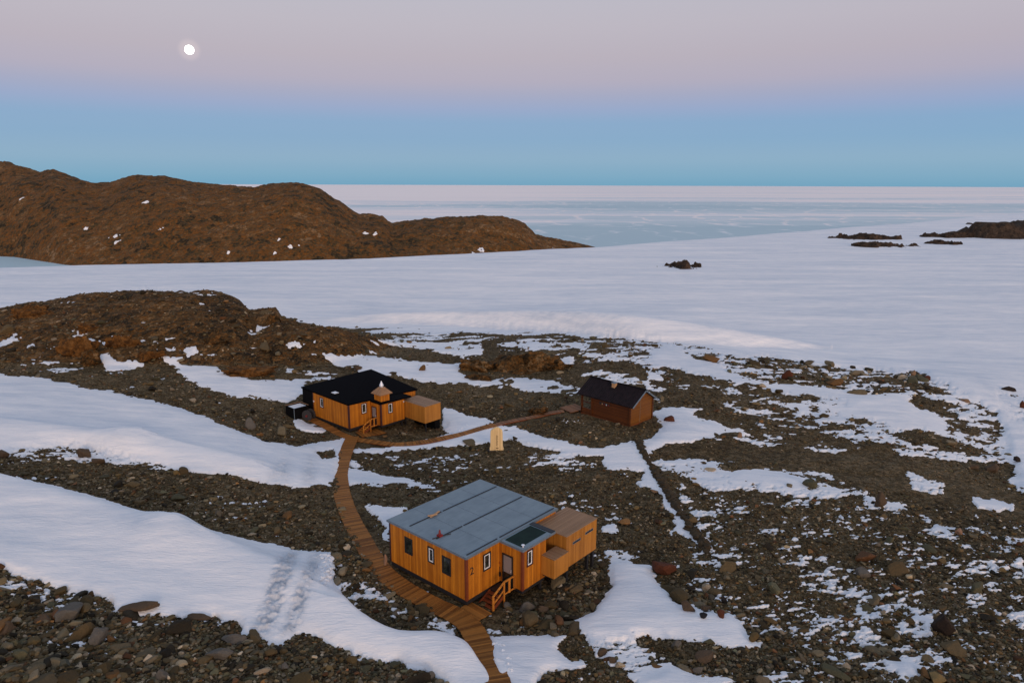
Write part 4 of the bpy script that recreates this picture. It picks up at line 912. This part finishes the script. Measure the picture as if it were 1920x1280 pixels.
deck_polyline('boardwalk', [wpx(668,815,.2), wpx(700,812,.2), wpx(720,806,.25)], 1.9, M['decking'], label='wide plank landing before the steps of the black-roofed hut')
deck_polyline('boardwalk', [wpx(925,797,.2), wpx(960,790,.2), wpx(1000,781,.2), wpx(1040,772,.25), wpx(1062,769,.3)], .85, M['decking_worn'], label='narrow worn plank walk crossing the rubble to the log cabin')
deck_polyline('ramp', [wpx(1056,770,.32), wpx(1075,765,.38), wpx(1092,761,.42)], 2.3, M['decking_worn'], label='broad board ramp at the porch end of the log cabin', cat='ramp')

# ------------------------------------------------------------------ stones
def ico(sub):
    import bmesh
    bm = bmesh.new(); bmesh.ops.create_icosphere(bm, subdivisions=sub, radius=1); v = np.array([q.co[:] for q in bm.verts]); f = np.array([[q.index for q in p.verts] for p in bm.faces]); bm.free()
    return v/np.linalg.norm(v, axis=1)[:,None], f
ICO = {k: ico(k) for k in (1, 2, 3, 4)}
def faceted(sub, rs, planes=11, soft=.015):
    v, f = ICO[sub]; n = rs.normal(size=(planes, 3)); n /= np.linalg.norm(n, axis=1)[:,None]; d = rs.uniform(.50, .84, planes)
    q = v@n.T; r = np.where(q > .05, d/np.maximum(q, .05), 9).min(1); r = np.minimum(r, 1.30)
    return v*(r*(1+rs.uniform(-soft, soft, len(v))))[:,None], f
PAL = np.array([(.094,.066,.032),(.064,.045,.020),(.120,.096,.058),(.165,.132,.085),(.14,.072,.026),(.10,.048,.022),(.022,.017,.010),(.080,.072,.040),(.26,.205,.14),(.110,.074,.030)])
PW = np.array([.20,.17,.16,.10,.04,.04,.11,.10,.04,.06]); PW = PW/PW.sum()
def scatter(n, smin, smax, sub, nvar, seed, sel):
    rs = np.random.RandomState(seed); ys = rs.uniform(1/185., 1/29., n); Y = 1/ys; X = rs.uniform(-.86, .86, n)*Y
    _, r_, s_, hf_, Mv_ = surfaces(X, Y); px, py = project(X, Y, r_); rk = samp(RKSIZE, px, py); rk = np.where(hf_ > .2, .75, rk)
    size = np.exp(rs.normal(0, .72, n))*.125*rk*np.clip(Y/45, .8, 2.2)**.8
    size = np.where(rs.rand(n) < .03, size*2.0, size); size = np.clip(size, 0, 1.3*np.clip(Y/60, 1, 1.6))
    ok = (size > smin) & (size <= smax) & (s_-r_ < size*.25) & (Mv_ < .9) & sel(X, Y)
    dense = np.clip(rk+.25, 0, 1); ok &= rs.rand(n) < dense
    X, Y, r_, size, px, py = [a[ok] for a in (X, Y, r_, size, px, py)]; n = len(X)
    return X, Y, r_, size, px, py, rs
FOOT = [(H1, -.3, 9.4, -.2, 7.6), (H1, 2.9, 6.3, -2.1, .2), (H1, .6, 3.1, -1.6, .1), (H2, -.3, 10.2, -.2, 9.9), (H2, 2.9, 6.8, -2.1, .2), (H2, .6, 3.1, -1.6, .1), (H3, -.2, 4.6, -.2, 7.4), (H2, -2.6, 0, 5.9, 9.5)]
WALKS = []
for o_ in [o for o in COL.objects if o.name.startswith('decking')]:
    co = np.array([v.co[:2] for v in o_.data.vertices])[::8]+np.array(o_.parent.location[:2]); WALKS.append(co)
WK = np.concatenate(WALKS)
def clear(X, Y):
    ok = np.ones(len(X), bool)
    for (Hf, x0, x1, y0, y1) in FOOT:
        c, s = math.cos(Hf[3]), math.sin(Hf[3]); lx = (X-Hf[0])*c+(Y-Hf[1])*s; ly = -(X-Hf[0])*s+(Y-Hf[1])*c
        ok &= ~((lx > x0) & (lx < x1) & (ly > y0) & (ly < y1))
    near_ = (X > WK[:,0].min()-2) & (X < WK[:,0].max()+2) & (Y < WK[:,1].max()+2); ii_ = np.where(near_ & ok)[0]
    for a in range(0, len(ii_), 4000):
        j = ii_[a:a+4000]; d = np.min((X[j,None]-WK[None,:,0])**2+(Y[j,None]-WK[None,:,1])**2, 1); ok[j] = d > .98**2
    return ok
def stones_mesh(name, X, Y, Z, size, rs, sub, nvar, flat=(.32, .8), sink=.2, mat=None, tint=None):
    var = [faceted(sub, rs) for _ in range(nvar)]; nv = len(var[0][0]); f0 = var[0][1]; n = len(X)
    B = np.stack([v for v, _ in var])[rs.randint(0, nvar, n)]                     # n, nv, 3
    sc = np.stack([size*rs.uniform(.5, .72, n), size*rs.uniform(.34, .58, n), size*rs.uniform(flat[0]*.5, flat[1]*.5, n)], -1)
    B = B*sc[:,None,:]; a = rs.uniform(0, 2*math.pi, n); tl = rs.normal(0, .28, n)
    y = B[:,:,1]*np.cos(tl)[:,None]-B[:,:,2]*np.sin(tl)[:,None]; z = B[:,:,1]*np.sin(tl)[:,None]+B[:,:,2]*np.cos(tl)[:,None]; x = B[:,:,0]
    c, s = np.cos(a)[:,None], np.sin(a)[:,None]; V = np.stack([x*c-y*s+X[:,None], x*s+y*c+Y[:,None], z+(Z+sc[:,2]*(1-2*sink))[:,None]], -1).reshape(-1, 3)
    F = (f0[None]+(np.arange(n)*nv)[:,None,None]).reshape(-1, 3)
    if tint is None:
        T = PAL[rs.choice(len(PAL), n, p=PW)]*np.exp(rs.normal(0, .38, n))[:,None]
    else: T = np.tile(tint, (n, 1))
    return mesh_np(name, V, F, mat or M['stones'], False, attrs={'tint': np.repeat(T, nv, 0)}, nper=3)
allf = lambda X, Y: np.ones(len(X), bool)
Xs, Ys, Zs_, Ss, _, _, rs_ = scatter(420000, .035, .15, 1, 16, 11, clear)
o = stones_mesh('gravel', Xs, Ys, Zs_, Ss, rs_, 1, 16); tag(o, 'grey, brown and ochre stones covering the bare ground', 'gravel', kind='stuff'); print('small', len(Xs))
Xm_, Ym_, Zm_, Sm_, _, _, rsm = scatter(260000, .15, .36, 1, 16, 13, clear)
o = stones_mesh('gravel', Xm_, Ym_, Zm_, Sm_, rsm, 2, 24); tag(o, 'fist-sized to head-sized broken stones over the bare ground', 'gravel', kind='stuff'); print('mid', len(Xm_))
Xb, Yb2, Zb, Sb, pxb, pyb, rsb = scatter(80000, .36, 3, 2, 16, 12, clear)
scr = Sb/Yb2; inview = (pxb > 8) & (pxb < 1912) & (pyb < 1275); order = np.argsort(-(scr*inview)); big_i = order[:150]; rest = order[150:]
o = stones_mesh('rubble', Xb[rest], Yb2[rest], Zb[rest], Sb[rest], rsb, 3, 24); tag(o, 'broken angular rocks strewn over the stony ground', 'rubble', kind='stuff'); print('mid', len(rest))
def rock(name, x, y, z, w, d, h, seed, col, label, group=None, rz=0, sub=3, sink=.25, cat='rock', planes=11, rough=.05):
    rs = np.random.RandomState(seed); v, f = faceted(sub, rs, planes, .015); v = v.copy()
    nn = (fbm(v[:,0]*3+seed, v[:,1]*3+v[:,2]*2, 1.0, 4, .6, 3)-.5)*rough*6*.5; v *= (1+nn)[:,None]
    v *= [w/2, d/2, h/(2*(1-sink))]
    a = math.radians(rz); c, s = math.cos(a), math.sin(a); v = np.c_[v[:,0]*c-v[:,1]*s, v[:,0]*s+v[:,1]*c, v[:,2]]
    T = np.tile(np.array(col), (len(v), 1))
    o = mesh_np(name, v, f, M['stones'], False, attrs={'tint': T}, nper=3); o.location = (x, y, z+h/2*(1-2*sink)/(1-sink)*1.0)
    return tag(o, label, cat, group)
ZL = {'ll': 'angular rock lying in the coarse rubble at the lower left', 'lr': 'angular rock lying in the scree at the lower right', 'ml': 'rock on the stony strip between the big snow drifts', 'hut': 'rock in the rubble around the grey-roofed hut', 'far': 'rock among the stones on the far edge of the scree', 'hill': 'rock on the slope of the near brown hill'}
for i in big_i:
    x_, y_ = pxb[i], pyb[i]
    zn = 'hill' if (x_ < 660 and y_ < 690) else 'far' if y_ < 830 else 'll' if (x_ < 860 and y_ > 1080) else 'ml' if x_ < 620 else 'hut' if x_ < 1180 else 'lr'
    s_ = Sb[i]; c_ = PAL[rsb.choice(len(PAL), p=PW)]*math.exp(rsb.normal(0, .15))
    rock('rock', Xb[i], Yb2[i], Zb[i], s_*rsb.uniform(.95, 1.3), s_*rsb.uniform(.6, .95), s_*rsb.uniform(.28, .55), int(i), c_, ZL[zn], {'ll':'rocks of the lower left rubble','lr':'rocks of the lower right scree','ml':'rocks on the strip between the drifts','hut':'rocks round the grey-roofed hut','far':'rocks on the far scree','hill':'rocks on the near hill'}[zn], rsb.uniform(0, 180), 3, planes=7, rough=.04)

OC = (.115,.062,.026); GR = (.105,.095,.082); BR = (.082,.056,.036); DK = (.026,.018,.014); RD = (.085,.028,.014); TN = (.20,.125,.075); PK = (.26,.16,.11); BK = (.015,.015,.018); GN = (.070,.072,.055); LT = (.20,.175,.15)
G = 'boulders picked out of the rubble'
BL = [(130,1158,62,34,GR,'big grey-brown boulder below the long flat stone at the lower left',20),(186,1200,50,30,GR,'long grey slab leaning among the lower left rubble',60),(262,1141,92,13,BR,'long flat stone half sunk in the lower left drift',4),
 (378,1160,50,12,BR,'flat reddish stone at the lower edge of the left drift, left of the tracks',3),(440,1203,44,14,GR,'rectangular grey block just left of the vehicle tracks',2),(412,1232,50,22,GR,'broad grey slab below the rectangular block near the tracks',15),
 (208,1202,23,16,OC,'small ochre boulder at the tip of a snow sliver, lower left',0),(120,1250,36,22,GN,'greenish grey boulder low in the lower left rubble',10),(14,1185,32,26,BR,'brown boulder at the left edge above the coarse rubble',30),(82,1166,28,16,BR,'dull brown stone left of the big grey-brown boulder',0),
 (303,1272,28,17,GR,'pale grey stone near the bottom edge, lower left',10),(803,1276,27,23,GR,'round grey boulder at the bottom edge beside the drift',0),(723,1062,11,24,PK,'pale pointed stone standing by the left corner of the grey-roofed hut',80),
 (988,1145,34,22,GR,'grey boulder with a cap of snow below the entrance bay',25),(1020,1146,25,16,BR,'brown stone right of the snow-capped boulder below the hut',0),(953,1141,18,14,GR,'round stone at the foot of the handrail',0),(1062,1108,14,12,OC,'ochre stone in the dark gravel under the store box',0),
 (1238,1072,56,26,RD,'dark red-brown boulder at the tip of the snow patch right of the hut',-20),(1288,1143,28,16,BR,'brown boulder on the right edge of the big snow patch',0),(1322,1146,22,18,BR,'left boulder of the group on the snow patch',20),(1318,1158,15,11,BK,'small black stone lying on the snow patch',0),
 (1353,1155,20,13,RD,'rusty red stone at the edge of the snow patch',10),(1357,1128,16,15,BK,'black stone above the rusty red one',0),(1650,948,27,25,BR,'solitary brown boulder with snow banked beside it on the right scree',0),(1798,1001,16,13,PK,'pinkish stone in the snow streak on the right',0),
 (1615,1075,36,16,GR,'flat grey-brown boulder among snow flecks on the right scree',10),(1764,1184,50,36,DK,'dark brown slab tilted in the scree at the lower right',-40),(1671,1108,14,9,DK,'small dark stone in the middle of the right scree',0),
 (1474,711,19,20,RD,'reddish upright boulder on the far scree beside the snow',0),(1712,706,15,12,TN,'tan boulder on the far rim of the scree',0),(1738,712,14,10,RD,'reddish stone right of the tan boulder on the far rim',0),(1907,865,17,11,DK,'dark stone alone on the snow at the right edge',-30),
 (1861,884,28,15,BR,'brown boulder at the end of the scree on the right snow',0),(1829,880,17,11,BR,'smaller brown stone left of the boulder at the end of the scree',0),(1256,787,21,10,RD,'rust-brown wedge of rock on the snow right of the log cabin',-15),(1386,820,12,13,TN,'pale tan boulder on the snow right of the log cabin',0),
 (160,856,34,16,BR,'brown boulder at the lower rim of the upper left drift',0),(188,868,36,10,BR,'low brown boulder right of the one on the drift rim',0),(8,856,24,14,BR,'brown boulder at the left edge on the drift rim',0),(467,803,24,18,GR,'grey boulder on the rubble left of the black bin',40),
 (669,692,18,8,BR,'brown boulder on the snow behind the black roof',0),(793,694,15,9,OC,'ochre rock on the snow behind the black roof, right of the brown one',0),(1324,1236,38,15,BR,'flat brown slab under the lower edge of the big snow patch',5),(1268,1213,22,14,GR,'grey stone at the lower edge of the big snow patch',0),
 (1227,923,13,6,TN,'small tan stone on the snow strip below the cabin',0),(1890,731,36,7,DK,'low dark rock breaking the snow at the right edge',0),(1809,752,17,6,TN,'flat tan rock on the snow right of the scree',-10),(1916,764,14,11,RD,'red-brown rock at the right edge on the snow',0),
 (660,1240,14,10,GR,'grey stone in the fine rubble below the lower drift',0),(535,1253,22,13,GR,'grey flat stone in the fine rubble near the bottom',0),(1310,1262,20,14,GR,'grey rock near the bottom edge right of the snow patch',0),(1130,1224,24,14,BR,'brown rock in the broken patch of snow',0),(1148,1240,20,12,BR,'brown rock lower in the broken patch of snow',0)]
for i, (px_, py_, w_, h_, c_, lab, rz_) in enumerate(BL):
    x, y, z = full_at(px_, py_); k = y/FPX*1.03; rock('boulder', x, y, z, w_*k, w_*k*(.75 if h_/w_ > .28 else .34), h_*k*1.05, 500+i, c_, lab, G, rz_, 3, .22, 'boulder')
HB = [(145,668,62,34,OC,'large rounded ochre boulder low on the near brown hill',0),(222,652,40,22,OC,'ochre boulder above the snow sliver on the near hill',0),(272,676,46,17,(.12,.06,.026),'brown dome of rock right of the snow sliver under the hill',0),(158,624,52,20,OC,'ochre rock step halfway up the near hill',0),
 (452,706,88,15,(.13,.06,.022),'long low rust-coloured hump between snow and hut, under the hill',-6),(506,606,26,20,(.07,.045,.026),'dark knob of rock on the right shoulder of the near hill',0),(165,686,42,20,(.10,.055,.026),'brown block under the large ochre boulder of the hill',0),(50,596,70,16,OC,'ochre rock shoulder at the left end of the near hill',0),(400,645,46,18,(.10,.055,.028),'brown rock rib on the right half of the near hill',0),
 (975,700,138,34,(.080,.048,.024),'broad brown knoll of rock behind the log cabin',-4),(888,692,62,18,(.085,.042,.020),'red-brown rock bar in the snow between the two huts and the knoll',-12),(905,712,40,9,(.085,.042,.020),'low red-brown rock at the lower edge of the far snow band',-5),(1010,778,50,9,(.08,.05,.025),'low brown rock beside the plank walk to the cabin',-10)]
for i, (px_, py_, w_, h_, c_, lab, rz_) in enumerate(HB):
    x, y, z = full_at(px_, py_); k = y/FPX; rock('boulder', x, y+w_*k*.2, z, w_*k*1.05, w_*k*.7, h_*k*1.0, 700+i, c_, lab, 'bedrock humps', rz_, 4, .42, 'boulder', 9, .42).data.materials[0] = M['rust' if c_[0] > .1 else 'hill']

# row of stones running down from the cabin
pl = [full_at(*p) for p in ((1195,827),(1204,845),(1216,866),(1230,888),(1247,915),(1262,940),(1278,966),(1296,992),(1312,1012),(1330,1037))]
A_ = np.array(pl); dd = np.r_[0, np.cumsum(np.hypot(*np.diff(A_[:,:2], axis=0).T))]; rs9 = np.random.RandomState(4); q = np.sort(rs9.uniform(0, dd[-1], 420))
Xr_ = np.interp(q, dd, A_[:,0])+rs9.normal(0, .13, 420); Yr_ = np.interp(q, dd, A_[:,1])+rs9.normal(0, .13, 420); Zr_ = top_z(Xr_, Yr_)-.02
o = stones_mesh('stone_row', Xr_, Yr_, Zr_, rs9.uniform(.34, .7, 420), rs9, 2, 10, tint=np.array((.050,.036,.020))); tag(o, 'narrow row of dark stones running down the snow strip from the log cabin', 'stone row', kind='stuff')
# broken snow clods by the tracks and the walk
def clods(name, zone, n, smin, smax, lab):
    rs = np.random.RandomState(len(lab)); P_ = []
    for _ in range(n):
        a = zone[rs.randint(len(zone))]; px_ = a[0]+rs.normal(0, a[2]); py_ = a[1]+rs.normal(0, a[3]); P_.append(full_at(px_, py_))
    P_ = np.array(P_); o = stones_mesh(name, P_[:,0], P_[:,1], P_[:,2]-.05, rs.uniform(smin, smax, n), rs, 2, 8, mat=M['snow']); tag(o, lab, 'snow clods', kind='stuff')
clods('snow_clods', [(612,1042,7,5),(616,1062,7,8),(606,1082,8,5),(618,1075,6,6),(640,1100,4,4)], 150, .10, .42, 'broken clods of snow beside the vehicle tracks')
clods('snow_clods', [(935,1205,5,5),(945,1225,6,8),(955,1250,7,8),(850,808,12,3),(890,800,14,3),(1065,790,14,3)], 110, .08, .28, 'crumbled snow shovelled along the plank walks')

# outcrops standing out of the snowfield
def outcrop(px0, px1, py_, hpx, lab, seed, depth=.5, holes=.5):
    xc, yc, zc = full_at((px0+px1)/2, py_); k = yc/FPX; w = (px1-px0)*k/2; d = w*depth; n = 90
    xc = xc*(yc+d*.6)/yc; gx, gy = np.meshgrid(np.linspace(-1.1, 1.1, n), np.linspace(-1.1, 1.1, n)); X = xc+gx.ravel()*w; Y = yc+d*.6+gy.ravel()*d
    e = 1-np.hypot(gx.ravel(), gy.ravel())
    nz = fbm(X, Y, w*.5, 5, .6, seed); h = hpx*k
    z = top_z(X, Y)+h*1.2*(e*.9+(nz-.5)*3.6-.15)*np.where(e > -.1, 1, 0)+h*.25*(fbm(X, Y, w*.08, 3, .6, seed+1)-.5)-.25
    z = np.where(e < -.05, z-3, np.minimum(z, zc+h*1.15))
    ix = np.arange(n*n).reshape(n, n); F = np.stack([ix[:-1,:-1], ix[:-1,1:], ix[1:,1:], ix[1:,:-1]], -1).reshape(-1, 4)
    o = mesh_np('rock_outcrop', np.c_[X-xc, Y-yc, z-zc], F, M['outcrop']); o.location = (xc, yc, zc); tag(o, lab, 'rock outcrop', 'outcrops in the snowfield')
outcrop(1232,1314, 503, 11, 'smallest dark outcrop, alone in the middle of the snowfield', 51, .9)
outcrop(1556,1686, 449, 9, 'long thin dark outcrop, upper one of the pair left of the big outcrop', 52, .55)
outcrop(1600,1732, 464, 9, 'long thin dark outcrop, lower one of the pair left of the big outcrop', 53, .55)
outcrop(1812,2200, 427, 18, 'far strip of the big dark outcrop at the right edge, against the sea ice', 54, .5)
outcrop(1768,2180, 451, 25, 'near mass of the big dark outcrop at the right edge of the photo', 56, .55)
outcrop(1728,1850, 446, 9, 'dark rock tongue running left from the big outcrop at the right edge', 57, .5)
outcrop(1735,1800, 458, 7, 'low dark rock at the left foot of the big outcrop', 55, .8)
